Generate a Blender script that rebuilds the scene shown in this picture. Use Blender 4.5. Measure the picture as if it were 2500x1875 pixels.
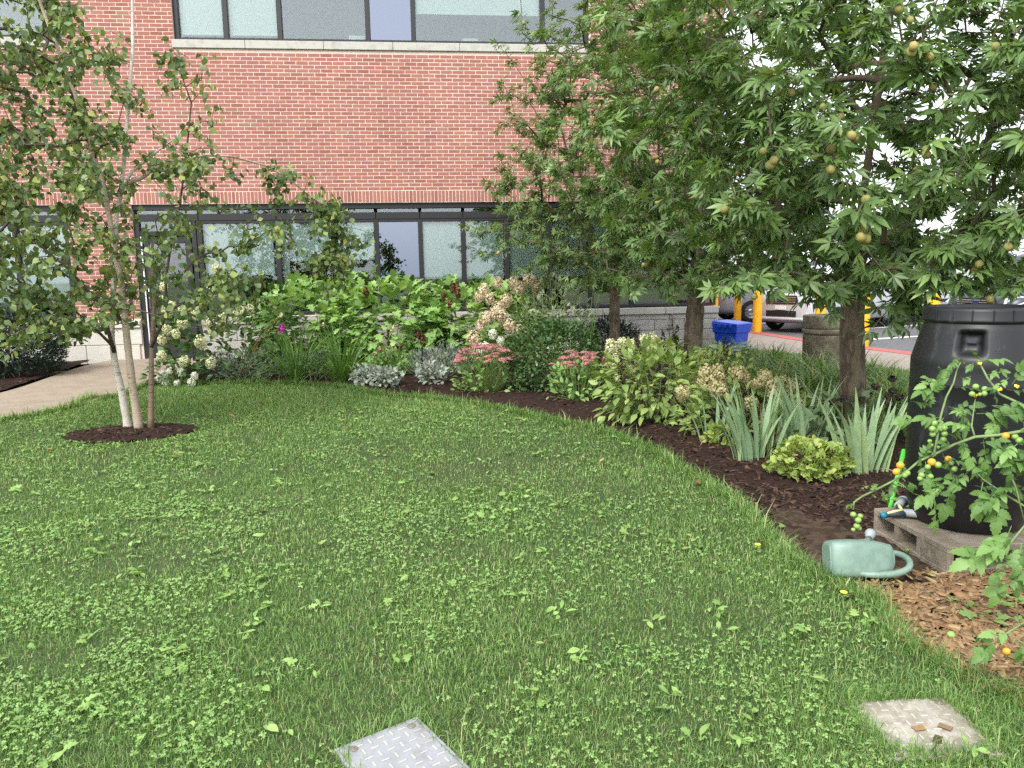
import bpy, math, random
import numpy as np
from mathutils import Vector, Matrix

for o in list(bpy.data.objects):
    bpy.data.objects.remove(o, do_unlink=True)
random.seed(7)
RNG = np.random.default_rng(7)
SC = bpy.context.scene
COL = SC.collection
R_ = math.radians

# ------------------------------------------------------------------ camera
# X runs along the facade, Y into the place, Z up; the lens is 1.5 m above the lawn
TILT, YAW, ROLL, EYE = R_(8.3), R_(6.0), R_(1.0), 1.5
F0 = np.array([math.sin(YAW), math.cos(YAW), 0]); RT = np.array([math.cos(YAW), -math.sin(YAW), 0]); UP = np.array([0, 0, 1.0])
FW = math.cos(TILT) * F0 - math.sin(TILT) * UP
U1 = math.cos(TILT) * UP + math.sin(TILT) * F0
EX = math.cos(ROLL) * RT - math.sin(ROLL) * U1
EU = math.sin(ROLL) * RT + math.cos(ROLL) * U1
CAMP = np.array([0, 0, EYE])
cam_d = bpy.data.cameras.new('camera')
cam = bpy.data.objects.new('camera', cam_d); COL.objects.link(cam)
m = Matrix.Identity(4)
for i in range(3):
    m[i][0], m[i][1], m[i][2], m[i][3] = EX[i], EU[i], -FW[i], CAMP[i]
cam.matrix_world = m
cam_d.sensor_width = 36; cam_d.lens = 36 * 1850 / 2500; cam_d.clip_start = 0.05; cam_d.clip_end = 3000
SC.camera = cam

# ------------------------------------------------------------------ sky, sun, exposure
SUN_DIR = Vector((-0.55, -0.75, 0.95)).normalized()          # towards the sun, behind thin cloud, left of the camera
w = bpy.data.worlds.new('World'); SC.world = w; w.use_nodes = True
nt = w.node_tree; nt.nodes.clear()
out = nt.nodes.new('ShaderNodeOutputWorld'); bg = nt.nodes.new('ShaderNodeBackground')
sky = nt.nodes.new('ShaderNodeTexSky'); sky.sky_type = 'NISHITA'; sky.sun_disc = False
sky.sun_elevation = math.asin(SUN_DIR.z); sky.sun_rotation = math.atan2(SUN_DIR.x, SUN_DIR.y)
sky.air_density = 1.2; sky.dust_density = 4.0; sky.ozone_density = 1.0
hs = nt.nodes.new('ShaderNodeHueSaturation'); hs.inputs['Saturation'].default_value = 0.22
mx = nt.nodes.new('ShaderNodeMix'); mx.data_type = 'RGBA'; mx.inputs['Factor'].default_value = 0.6
mx.inputs['B'].default_value = (7.6, 8.0, 8.6, 1)              # an even cloud sheet over the clear sky
nt.links.new(sky.outputs['Color'], hs.inputs['Color']); nt.links.new(hs.outputs['Color'], mx.inputs['A'])
nt.links.new(mx.outputs['Result'], bg.inputs['Color']); bg.inputs['Strength'].default_value = 0.135
nt.links.new(bg.outputs[0], out.inputs[0])
sl = bpy.data.lights.new('sun', 'SUN'); sl.energy = 1.5; sl.angle = R_(20); sl.color = (1, 0.96, 0.9)
so = bpy.data.objects.new('sun', sl); COL.objects.link(so)
so.rotation_euler = (-SUN_DIR).to_track_quat('-Z', 'Y').to_euler()
SC.view_settings.view_transform = 'Standard'; SC.view_settings.look = 'None'
SC.view_settings.exposure = 1.2; SC.view_settings.gamma = 1.0; SC.view_settings.use_curve_mapping = False
SC.cycles.max_bounces = 8; SC.cycles.transparent_max_bounces = 12
SC.cycles.diffuse_bounces = 4; SC.cycles.glossy_bounces = 3; SC.cycles.transmission_bounces = 4
SC.cycles.use_denoising = False; SC.cycles.use_adaptive_sampling = False; SC.cycles.sample_clamp_indirect = 3.0
SC.cycles.caustics_reflective = False; SC.cycles.caustics_refractive = False

# ------------------------------------------------------------------ small helpers
def lin(h):
    h = h.lstrip('#'); c = [int(h[i:i + 2], 16) / 255 for i in (0, 2, 4)]
    return tuple(x / 12.92 if x <= 0.04045 else ((x + 0.055) / 1.055) ** 2.4 for x in c) + (1.0,)

def at(px, py, Y):
    """the point at depth Y that lies behind a spot measured in the 2500 px photograph"""
    d = FW + EX * (px - 1250) / 1850 - EU * (py - 937.5) / 1850
    return CAMP + d * (Y / d[1])

def ground_at(px, py, z=0.0):
    d = FW + EX * (px - 1250) / 1850 - EU * (py - 937.5) / 1850
    return CAMP + d * ((z - EYE) / d[2])

def dist_cam(p):
    return (np.asarray(p) - CAMP) @ FW

def in_poly(P, poly):
    P = np.asarray(P); x, y = P[:, 0], P[:, 1]; c = np.zeros(len(P), bool)
    n = len(poly); j = n - 1
    for i in range(n):
        xi, yi = poly[i]; xj, yj = poly[j]
        k = ((yi > y) != (yj > y)) & (x < (xj - xi) * (y - yi) / ((yj - yi) or 1e-9) + xi)
        c ^= k; j = i
    return c

def poly_dist(P, pts):
    """distance of points to an open polyline"""
    P = np.asarray(P)[:, :2]; best = np.full(len(P), 1e9)
    for a, b in zip(pts[:-1], pts[1:]):
        a = np.array(a); b = np.array(b); ab = b - a
        t = np.clip(((P - a) @ ab) / max(ab @ ab, 1e-9), 0, 1)
        best = np.minimum(best, np.linalg.norm(P - (a + t[:, None] * ab), axis=1))
    return best

def vnoise(x, y, seed=0):
    """smooth value noise, 0..1"""
    xi = np.floor(x).astype(np.int64); yi = np.floor(y).astype(np.int64); fx = x - xi; fy = y - yi
    def h(a, b):
        v = np.sin(a * 127.1 + b * 311.7 + seed * 74.7) * 43758.5453
        return v - np.floor(v)
    fx = fx * fx * (3 - 2 * fx); fy = fy * fy * (3 - 2 * fy)
    return (h(xi, yi) * (1 - fx) + h(xi + 1, yi) * fx) * (1 - fy) + (h(xi, yi + 1) * (1 - fx) + h(xi + 1, yi + 1) * fx) * fy

# ------------------------------------------------------------------ materials
MATS = {}
def _new(name):
    mt = bpy.data.materials.new(name); mt.use_nodes = True; MATS[name] = mt
    t = mt.node_tree; t.nodes.clear()
    return mt, t, t.nodes.new('ShaderNodeOutputMaterial')

def _ramp(t, cols, fac, interp='LINEAR'):
    r = t.nodes.new('ShaderNodeValToRGB'); r.color_ramp.interpolation = interp
    el = r.color_ramp.elements
    while len(el) < len(cols): el.new(0.5)
    for i, c in enumerate(cols):
        if isinstance(c, tuple) and len(c) == 2: pos, cc = c
        else: pos, cc = i / max(1, len(cols) - 1), c
        el[i].position = pos; el[i].color = lin(cc) if isinstance(cc, str) else cc
    t.links.new(fac, r.inputs[0]); return r.outputs[0]

def _rnd(t):
    a = t.nodes.new('ShaderNodeAttribute'); a.attribute_name = 'rnd'
    o = t.nodes.new('ShaderNodeObjectInfo')
    s = t.nodes.new('ShaderNodeMath'); s.operation = 'ADD'
    t.links.new(a.outputs['Fac'], s.inputs[0]); t.links.new(o.outputs['Random'], s.inputs[1])
    f = t.nodes.new('ShaderNodeMath'); f.operation = 'FRACT'; t.links.new(s.outputs[0], f.inputs[0])
    return f.outputs[0]

def _noise(t, scale, detail=4, coord='Object', rough=0.6, dist=0.0, sc3=None):
    tc = t.nodes.new('ShaderNodeTexCoord'); n = t.nodes.new('ShaderNodeTexNoise')
    n.inputs['Scale'].default_value = scale; n.inputs['Detail'].default_value = detail
    n.inputs['Roughness'].default_value = rough; n.inputs['Distortion'].default_value = dist
    src = t.nodes.new('ShaderNodeNewGeometry').outputs['Position'] if coord == 'World' else tc.outputs[coord]
    if sc3:
        mp = t.nodes.new('ShaderNodeMapping'); mp.inputs['Scale'].default_value = sc3
        t.links.new(src, mp.inputs[0]); src = mp.outputs[0]
    t.links.new(src, n.inputs['Vector']); return n.outputs['Fac']

def leaf_mat(name, cols, rough=0.42, trans=0.28, spec=0.35, tint=(1.25, 1.2, 0.55), hue=0.491):
    mt, t, o = _new(name)
    c = _ramp(t, cols, _rnd(t))
    n = _noise(t, 30, 2)
    v = t.nodes.new('ShaderNodeHueSaturation')
    if tint == (1.25, 1.2, 0.55): v.inputs['Hue'].default_value = hue; v.inputs['Saturation'].default_value = 0.96
    ma = t.nodes.new('ShaderNodeMapRange'); ma.inputs[3].default_value = 0.85; ma.inputs[4].default_value = 1.4
    t.links.new(n, ma.inputs[0]); t.links.new(ma.outputs[0], v.inputs['Value']); t.links.new(c, v.inputs['Color'])
    p = t.nodes.new('ShaderNodeBsdfPrincipled'); p.inputs['Roughness'].default_value = rough
    p.inputs['Specular IOR Level'].default_value = spec
    t.links.new(v.outputs[0], p.inputs['Base Color'])
    tr = t.nodes.new('ShaderNodeBsdfTranslucent')
    mu = t.nodes.new('ShaderNodeMix'); mu.data_type = 'RGBA'; mu.blend_type = 'MULTIPLY'; mu.inputs['Factor'].default_value = 1
    t.links.new(v.outputs[0], mu.inputs['A']); mu.inputs['B'].default_value = (*tint, 1)
    t.links.new(mu.outputs['Result'], tr.inputs['Color'])
    mi = t.nodes.new('ShaderNodeMixShader'); mi.inputs[0].default_value = trans
    t.links.new(p.outputs[0], mi.inputs[1]); t.links.new(tr.outputs[0], mi.inputs[2])
    t.links.new(mi.outputs[0], o.inputs[0]); return mt

def mat(name, cols, rough=0.7, scale=8, detail=5, bump=0.0, bscale=None, metal=0.0, spec=0.4, coord='Object', rnd=0.0, sc3=None, rrange=None):
    """principled surface whose colour wanders between the given colours"""
    mt, t, o = _new(name)
    if isinstance(cols, str): cols = [cols]
    p = t.nodes.new('ShaderNodeBsdfPrincipled')
    p.inputs['Roughness'].default_value = rough; p.inputs['Metallic'].default_value = metal
    p.inputs['Specular IOR Level'].default_value = spec
    n = _noise(t, scale, detail, coord, sc3=sc3)
    if len(cols) > 1:
        f = n
        if rnd:
            r = _rnd(t); mm = t.nodes.new('ShaderNodeMix'); mm.inputs['Factor'].default_value = rnd
            t.links.new(n, mm.inputs['A']); t.links.new(r, mm.inputs['B']); f = mm.outputs['Result']
            t.links.new(_ramp(t, cols, f), p.inputs['Base Color'])
        else:
            k = len(cols); t.links.new(_ramp(t, [(0.28 + 0.44 * i / (k - 1), c) for i, c in enumerate(cols)], f), p.inputs['Base Color'])
    else:
        p.inputs['Base Color'].default_value = lin(cols[0])
    if rrange:
        mr = t.nodes.new('ShaderNodeMapRange'); mr.inputs[1].default_value = 0.3; mr.inputs[2].default_value = 0.7
        mr.inputs[3].default_value = rrange[0]; mr.inputs[4].default_value = rrange[1]
        t.links.new(n, mr.inputs[0]); t.links.new(mr.outputs[0], p.inputs['Roughness'])
    if bump:
        b = t.nodes.new('ShaderNodeBump'); b.inputs['Strength'].default_value = bump; b.inputs['Distance'].default_value = 0.01
        t.links.new(_noise(t, bscale or scale * 4, 6, coord, sc3=sc3), b.inputs['Height']); t.links.new(b.outputs[0], p.inputs['Normal'])
    t.links.new(p.outputs[0], o.inputs[0]); return mt

def glass_mat(name, tint=(0.75, 0.85, 0.82), refl=0.14, rcol=(0.95, 0.98, 1)):
    mt, t, o = _new(name)
    tr = t.nodes.new('ShaderNodeBsdfTransparent'); tr.inputs[0].default_value = (*tint, 1)
    g = t.nodes.new('ShaderNodeBsdfGlossy'); g.inputs['Color'].default_value = (*rcol, 1); g.inputs['Roughness'].default_value = 0.015
    lw = t.nodes.new('ShaderNodeFresnel'); lw.inputs[0].default_value = 1.5
    ad = t.nodes.new('ShaderNodeMath'); ad.operation = 'ADD'; ad.use_clamp = True; ad.inputs[1].default_value = refl
    t.links.new(lw.outputs[0], ad.inputs[0])
    mi = t.nodes.new('ShaderNodeMixShader'); t.links.new(ad.outputs[0], mi.inputs[0])
    t.links.new(tr.outputs[0], mi.inputs[1]); t.links.new(g.outputs[0], mi.inputs[2]); t.links.new(mi.outputs[0], o.inputs[0]); return mt

# ------------------------------------------------------------------ mesh building
def np_mesh(name, V, T=None, Q=None, rnd=None, mats=(), smooth=False):
    """mesh from arrays of vertices, triangles and quads; rnd = one value per face (triangles first)"""
    me = bpy.data.meshes.new(name); V = np.asarray(V, np.float32)
    T = np.zeros((0, 3), np.int32) if T is None else np.asarray(T, np.int32).reshape(-1, 3)
    Q = np.zeros((0, 4), np.int32) if Q is None else np.asarray(Q, np.int32).reshape(-1, 4)
    me.vertices.add(len(V)); me.vertices.foreach_set('co', V.ravel())
    me.loops.add(T.size + Q.size); me.loops.foreach_set('vertex_index', np.concatenate([T.ravel(), Q.ravel()]).astype(np.int32))
    st = np.concatenate([np.arange(len(T)) * 3, T.size + np.arange(len(Q)) * 4]).astype(np.int32)
    me.polygons.add(len(st)); me.polygons.foreach_set('loop_start', st)
    if smooth: me.polygons.foreach_set('use_smooth', np.ones(len(st), bool))
    if rnd is not None:
        a = me.attributes.new('rnd', 'FLOAT', 'FACE'); a.data.foreach_set('value', np.asarray(rnd, np.float32))
    for k in mats: me.materials.append(k)
    me.update(calc_edges=True); return me

class MB:
    """collects boxes, tubes and lathes and links them as one mesh object"""
    def __init__(s): s.v = []; s.f = []; s.r = []
    def add(s, V, Fs, r=None):
        b = len(s.v); s.v += [tuple(map(float, p)) for p in V]
        r = random.random() if r is None else r
        for f in Fs: s.f.append([i + b for i in f]); s.r.append(r)
        return s
    def box(s, x0, x1, y0, y1, z0, z1, r=None, M=None):
        V = [(x0, y0, z0), (x1, y0, z0), (x1, y1, z0), (x0, y1, z0), (x0, y0, z1), (x1, y0, z1), (x1, y1, z1), (x0, y1, z1)]
        if M is not None: V = [M @ Vector(p) for p in V]
        return s.add(V, [(3, 2, 1, 0), (4, 5, 6, 7), (0, 1, 5, 4), (1, 2, 6, 5), (2, 3, 7, 6), (3, 0, 4, 7)], r)
    def bbox(s, x0, x1, y0, y1, z0, z1, b=0.01, r=None, M=None):
        """box with chamfered edges"""
        xs, ys, zs = (x0, x1), (y0, y1), (z0, z1); V = []; idx = {}
        for i in (0, 1):
            for j in (0, 1):
                for k in (0, 1):
                    sx, sy, sz = (1, -1)[i] * b, (1, -1)[j] * b, (1, -1)[k] * b
                    for ax, p in enumerate(((xs[i], ys[j] + sy, zs[k] + sz), (xs[i] + sx, ys[j], zs[k] + sz), (xs[i] + sx, ys[j] + sy, zs[k]))):
                        idx[i, j, k, ax] = len(V); V.append(p)
        Fs = []
        for i in (0, 1): Fs.append([idx[i, j, k, 0] for j, k in ((0, 0), (1, 0), (1, 1), (0, 1))][::1 if i else -1])
        for j in (0, 1): Fs.append([idx[i, j, k, 1] for i, k in ((0, 0), (1, 0), (1, 1), (0, 1))][::-1 if j else 1])
        for k in (0, 1): Fs.append([idx[i, j, k, 2] for i, j in ((0, 0), (1, 0), (1, 1), (0, 1))][::1 if k else -1])
        for j in (0, 1):
            for k in (0, 1): Fs.append([idx[0, j, k, 1], idx[1, j, k, 1], idx[1, j, k, 2], idx[0, j, k, 2]])
        for i in (0, 1):
            for k in (0, 1): Fs.append([idx[i, 0, k, 0], idx[i, 1, k, 0], idx[i, 1, k, 2], idx[i, 0, k, 2]])
        for i in (0, 1):
            for j in (0, 1): Fs.append([idx[i, j, 0, 0], idx[i, j, 1, 0], idx[i, j, 1, 1], idx[i, j, 0, 1]])
        for i in (0, 1):
            for j in (0, 1):
                for k in (0, 1): Fs.append([idx[i, j, k, a] for a in range(3)])
        if M is not None: V = [M @ Vector(p) for p in V]
        return s.add(V, Fs, r)
    def tube(s, pts, rad, n=8, cap=True, r=None):
        pts = [Vector(p) for p in pts]; rad = [rad] * len(pts) if isinstance(rad, (int, float)) else list(rad)
        V = []; Fs = []; d0 = (pts[1] - pts[0]).normalized()
        u = d0.orthogonal().normalized()
        for i, p in enumerate(pts):
            d = (pts[min(i + 1, len(pts) - 1)] - pts[max(i - 1, 0)]).normalized()
            u = (u - d * u.dot(d)).normalized(); v = d.cross(u)
            for k in range(n):
                a = 2 * math.pi * k / n; V.append(p + (u * math.cos(a) + v * math.sin(a)) * rad[i])
        for i in range(len(pts) - 1):
            for k in range(n):
                Fs.append((i * n + k, i * n + (k + 1) % n, (i + 1) * n + (k + 1) % n, (i + 1) * n + k))
        if cap: Fs += [tuple(range(n))[::-1], tuple(range((len(pts) - 1) * n, len(pts) * n))]
        return s.add(V, Fs, r)
    def lathe(s, prof, n=24, c=(0, 0, 0), r=None, cap=True, M=None):
        V = []; Fs = []
        for rr, z in prof:
            for k in range(n):
                a = 2 * math.pi * k / n; V.append((c[0] + rr * math.cos(a), c[1] + rr * math.sin(a), c[2] + z))
        for i in range(len(prof) - 1):
            for k in range(n): Fs.append((i * n + k, i * n + (k + 1) % n, (i + 1) * n + (k + 1) % n, (i + 1) * n + k))
        if cap: Fs += [tuple(range(n))[::-1], tuple(range((len(prof) - 1) * n, len(prof) * n))]
        if M is not None: V = [M @ Vector(p) for p in V]
        return s.add(V, Fs, r)
    def prism(s, poly, z0, z1, r=None):
        n = len(poly); V = [(x, y, z0) for x, y in poly] + [(x, y, z1) for x, y in poly]
        return s.add(V, [tuple(range(n))[::-1], tuple(range(n, 2 * n))] + [(i, (i + 1) % n, n + (i + 1) % n, n + i) for i in range(n)], r)
    def mesh(s, name, m, smooth=False):
        me = bpy.data.meshes.new(name); me.from_pydata(s.v, [], s.f); me.update()
        a = me.attributes.new('rnd', 'FLOAT', 'FACE'); a.data.foreach_set('value', np.asarray(s.r, np.float32))
        me.materials.append(MATS[m] if isinstance(m, str) else m)
        if smooth: me.polygons.foreach_set('use_smooth', np.ones(len(me.polygons), bool))
        return me
    def build(s, name, m, parent=None, smooth=False, loc=None, rotz=0):
        return link(name, s.mesh(name, m, smooth), parent, loc, rotz)

def link(name, me, parent=None, loc=None, rotz=0):
    o = bpy.data.objects.new(name, me); COL.objects.link(o)
    if parent is not None: o.parent = parent
    if loc is not None: o.location = loc
    if rotz: o.rotation_euler.z = rotz
    return o

def thing(name, label, cat, loc=(0, 0, 0), rotz=0, group=None):
    o = bpy.data.objects.new(name, None); COL.objects.link(o); o.empty_display_size = 0.1
    o.location = loc; o.rotation_euler.z = rotz; return tag(o, label, cat, group)

def tag(o, label, cat, group=None):
    o['label'] = label; o['category'] = cat
    if group: o['group'] = group
    return o

def struct(o, kind='structure', label=None):
    o['kind'] = kind
    if label: o['label'] = label
    return o

def smooth_mod(o, lv=1, crease=False):
    md = o.modifiers.new('Subdivision', 'SUBSURF'); md.levels = lv; md.render_levels = lv; return o

# ------------------------------------------------------------------ leaf templates: (V, T, Q) in the XY plane, stalk at the origin, tip at +Y
def strip(pts, fold=0.15, droop=0.2, cup=0.0):
    """leaf from (half-width, y) stations; first and last are points"""
    V = []; Q = []; T = []
    for wd, y in pts:
        z = -droop * y * y
        if wd < 1e-4: V.append([(0, y, z)])
        else: V.append([(-wd, y, z + fold * wd), (0, y, z), (wd, y, z + fold * wd)])
    flat = []; base = []
    for st in V: base.append(len(flat)); flat += st
    for i in range(len(V) - 1):
        a, b, la, lb = base[i], base[i + 1], len(V[i]), len(V[i + 1])
        if la == 3 and lb == 3: Q += [(a, a + 1, b + 1, b), (a + 1, a + 2, b + 2, b + 1)]
        elif la == 1 and lb == 3: T += [(a, b + 1, b), (a, b + 2, b + 1)]
        elif la == 3 and lb == 1: T += [(a, a + 1, b), (a + 1, a + 2, b)]
    return np.array(flat, float), np.array(T, int).reshape(-1, 3), np.array(Q, int).reshape(-1, 4)

def oval(width=0.5, p=0.75, segs=4, fold=0.2, droop=0.2, stalk=0.0):
    st = [(0, 0)] + [(width / 2 * math.sin(math.pi * (i / segs) ** p), i / segs) for i in range(1, segs)] + [(0, 1)]
    if stalk:
        st = [(0, 0)] + [(0.012, stalk * 0.5)] + [(w_, stalk + y * (1 - stalk)) for w_, y in st[1:]]
    return strip(st, fold, droop)

def xf(tp, s=1, rz=0, rx=0, ry=0, t=(0, 0, 0)):
    M = Matrix.Translation(t) @ Matrix.Rotation(rz, 4, 'Z') @ Matrix.Rotation(ry, 4, 'Y') @ Matrix.Rotation(rx, 4, 'X') @ Matrix.Scale(s, 4)
    A = np.array(M); return tp[0] @ A[:3, :3].T + A[:3, 3], tp[1], tp[2]

def join(tps):
    V = []; T = []; Q = []; b = 0
    for v, t, q in tps: V.append(v); T.append(t + b); Q.append(q + b); b += len(v)
    return np.concatenate(V), np.concatenate(T), np.concatenate(Q)

def palmate(n=5, seed=0, spread=75, wd=0.255, coarse=False):
    r = random.Random(seed); L = [xf(strip([(0, -0.62), (0.014, -0.5), (0.014, -0.02), (0, 0.0)], 0, 0), 1)]
    for i in range(n):
        a = (i / (n - 1) - 0.5) * 2 * spread; s = 1.0 - 0.32 * abs(a) / spread + r.uniform(-.06, .06)
        w_ = wd * r.uniform(.85, 1.15) / 2; lf = strip([(0, 0), (w_ * .8, .36), (w_, .6), (w_ * .5, .84), (0, 1.04)], 0.32, r.uniform(0.05, 0.45))
        if coarse: lf = strip([(0, 0), (w_, .52), (0, 1.04)], 0.3, r.uniform(0.05, 0.4))
        L.append(xf(lf, s, R_(-a + r.uniform(-8, 8)), R_(r.uniform(-20, 14))))
    return join(L)

def lobed(seed=0, droop=0.25):
    r = random.Random(seed); j = lambda: r.uniform(-.03, .03)
    half = [(0, 0), (.05, .10), (.30 + j(), .13), (.40 + j(), .28), (.21 + j(), .36), (.31 + j(), .46), (.44 + j(), .58), (.2 + j(), .66), (.19 + j(), .76), (.24 + j(), .84), (.08, .92), (0, 1.02)]
    return strip(half, 0.12, droop)

def toothed(seed=0, droop=0.3, wd=1.0):
    r = random.Random(seed)
    half = [(0, 0), (.2 * wd, .06), (.30 * wd, .2), (.26 * wd, .26), (.31 * wd, .42), (.24 * wd, .48), (.26 * wd, .62), (.18 * wd, .66), (.16 * wd, .8), (.08 * wd, .86), (0, 1)]
    return strip(half, 0.18, droop)

def tomato_leaf(seed=0):
    r = random.Random(seed); L = [strip([(0, 0), (.012, .05), (.009, .6), (0, .75)], 0, .1)]
    L.append(xf(toothed(seed, .35), .42, R_(r.uniform(-15, 15)), R_(r.uniform(-30, 0)), 0, (0, .68, -.05)))
    for y, s in ((.28, .26), (.46, .36), (.60, .3)):
        for sd in (-1, 1):
            if r.random() < .9:
                L.append(xf(toothed(seed + int(y * 9), .4), s * r.uniform(.8, 1.2), R_(-sd * r.uniform(50, 80)), R_(r.uniform(-35, 10)), 0, (0, y + r.uniform(-.03, .03), -.1 * y * y)))
    return join(L)

def rosette_leaf(n=11):
    """rounded, cut leaf of a coral-bell or cranesbill"""
    V = [(0, 0.1, 0.04)]; k = 26
    for i in range(k + 1):
        a = R_(-155 + 310 * i / k); rr = 0.52 * (1 - 0.24 * (0.5 + 0.5 * math.cos(i / k * 2 * math.pi * 7))) * (1 + .15 * math.cos(a))
        V.append((math.sin(a) * rr, 0.1 + math.cos(a) * rr, -0.1 * rr + 0.05 * math.cos(i * 2.0)))
    return np.array(V), np.array([(0, i + 1, i) for i in range(1, k + 1)]), np.zeros((0, 4), int)

def floret_ball(n=90, rx=0.5, ry=0.5, rz=0.6, q=0.17, seed=1, dome=False):
    """a flower head: many small petals over an ellipsoid"""
    r = np.random.default_rng(seed); V = []; Q = []
    for i in range(n):
        d = r.normal(size=3)
        if dome: d[2] = abs(d[2])
        d /= np.linalg.norm(d); k = r.uniform(.75, 1.05)
        c = d * (rx, ry, rz) * k; nrm = d + r.normal(size=3) * .35; nrm /= np.linalg.norm(nrm)
        a = np.cross(nrm, r.normal(size=3)); a /= np.linalg.norm(a); b = np.cross(nrm, a); s = q * r.uniform(.7, 1.25)
        o = len(V); V += [c - a * s, c - b * s + nrm * s * .3, c + a * s, c + b * s + nrm * s * .3]; Q.append((o, o + 1, o + 2, o + 3))
    return np.array(V), np.zeros((0, 3), int), np.array(Q)

def basis(d, n):
    d = d / (np.linalg.norm(d, axis=-1, keepdims=True) + 1e-9); n = n - d * (n * d).sum(-1, keepdims=True)
    n = n / (np.linalg.norm(n, axis=-1, keepdims=True) + 1e-9); x = np.cross(d, n)
    return np.stack([x, d, n], -1)

def emit(parent, tps, idx, P, B, S, m, k=0, piece='leaf', rest='foliage', coarse=None):
    """leaves as parts: the k nearest the camera one by one (sharing meshes), the rest as one mass"""
    idx = np.asarray(idx); S = np.asarray(S, float); n = len(P)
    order = np.arange(n)
    if k:
        W_ = P + np.array(parent.location); sz = S / np.maximum(.3, (W_ - CAMP) @ FW)
        order = np.argsort(-sz)
    solo, rest_i = order[:k], order[k:]
    shared = {}
    for i in solo:
        t = int(idx[i])
        if t not in shared: shared[t] = np_mesh(piece, tps[t][0], tps[t][1], tps[t][2], None, [MATS[m]])
        o = link(piece, shared[t], parent); M = Matrix.Identity(4)
        for a in range(3):
            for b in range(3): M[a][b] = B[i, a, b] * S[i]
            M[a][3] = P[i, a]
        o.matrix_local = M
    if coarse is not None: tps = coarse; idx = idx % len(coarse)
    if len(rest_i):
        Vs = []; Ts = []; Qs = []; rt = []; rq = []; b = 0
        for t, tp in enumerate(tps):
            ii = rest_i[idx[rest_i] == t]
            if not len(ii): continue
            V = np.einsum('nab,vb->nva', B[ii] * S[ii][:, None, None], tp[0]) + P[ii][:, None, :]
            off = b + np.arange(len(ii)) * len(tp[0]); r = RNG.random(len(ii))
            Vs.append(V.reshape(-1, 3)); Ts.append((tp[1][None] + off[:, None, None]).reshape(-1, 3)); Qs.append((tp[2][None] + off[:, None, None]).reshape(-1, 4))
            rt.append(np.repeat(r, len(tp[1]))); rq.append(np.repeat(r, len(tp[2]))); b += V.shape[0] * V.shape[1]
        me = np_mesh(rest, np.concatenate(Vs), np.concatenate(Ts), np.concatenate(Qs), np.concatenate(rt + rq), [MATS[m]])
        o = link(rest, me, parent)
        if len(rest_i) > 60: o['kind'] = 'stuff'
        return o

def frusta(name, A, B, ra, rb, m, parent, n=6):
    A, B = np.asarray(A), np.asarray(B); d = B - A; d /= np.linalg.norm(d, axis=1, keepdims=True) + 1e-9
    ref = np.where(np.abs(d[:, 2:3]) < .9, np.array([[0, 0, 1.]]), np.array([[1., 0, 0]]))
    u = np.cross(d, ref); u /= np.linalg.norm(u, axis=1, keepdims=True); v = np.cross(d, u)
    an = np.arange(n) * 2 * np.pi / n; c = u[:, None] * np.cos(an)[None, :, None] + v[:, None] * np.sin(an)[None, :, None]
    V = np.concatenate([A[:, None] + c * np.asarray(ra)[:, None, None], B[:, None] + c * np.asarray(rb)[:, None, None]], 1)
    k = np.arange(n); q = np.stack([k, (k + 1) % n, n + (k + 1) % n, n + k], 1)
    Q = (q[None] + (np.arange(len(A)) * 2 * n)[:, None, None]).reshape(-1, 4)
    return link(name, np_mesh(name, V.reshape(-1, 3), None, Q, np.repeat(RNG.random(len(A)), n), [MATS[m]], True), parent)

def grow(stems, tips, rt=0.0035, step=0.16, sag=0.12, power=0.5, rng=RNG, zfrom=-9):
    """branch skeleton: joins every tip to the nearest limb; returns node arrays. stems: list of lists of points (roots)"""
    N = []; PA = []; ST = []
    for s in stems:
        prev = -1
        s = [np.array(p, float) for p in s]
        for a, b in zip(s[:-1], s[1:]):
            k = max(1, int(np.linalg.norm(b - a) / step))
            for i in range(k):
                if prev == -1 or i or True:
                    N.append(a + (b - a) * i / k); PA.append(prev); ST.append(True); prev = len(N) - 1
        N.append(s[-1]); PA.append(prev); ST.append(True)
    root = np.array(stems[0][0], float)
    tips = sorted([np.array(t, float) for t in tips], key=lambda t: min(np.linalg.norm(t - n) for n in N))
    ends = []
    for t in tips:
        A = np.array(N); d = np.linalg.norm(A - t, axis=1)
        cost = d + 0.7 * np.maximum(0, A[:, 2] - t[2] + 0.25 * d)
        cost = cost + 6 * (A[:, 2] < zfrom)
        j = int(np.argmin(cost)); a = N[j]; L = np.linalg.norm(t - a)
        k = max(2, int(L / step)); prev = j
        mid = (a + t) / 2 + np.array([0, 0, sag * L]) + rng.normal(size=3) * .06 * L
        for i in range(1, k + 1):
            u = i / k; p = (1 - u) ** 2 * a + 2 * u * (1 - u) * mid + u * u * t
            N.append(p); PA.append(prev); ST.append(False); prev = len(N) - 1
        ends.append(prev)
    cnt = np.zeros(len(N))
    for e in ends: cnt[e] += 1
    for i in range(len(N) - 1, -1, -1):
        if PA[i] >= 0: cnt[PA[i]] += cnt[i]
    r = rt * np.maximum(1, cnt) ** power
    return np.array(N), np.array(PA), np.array(ST), r, ends

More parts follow.
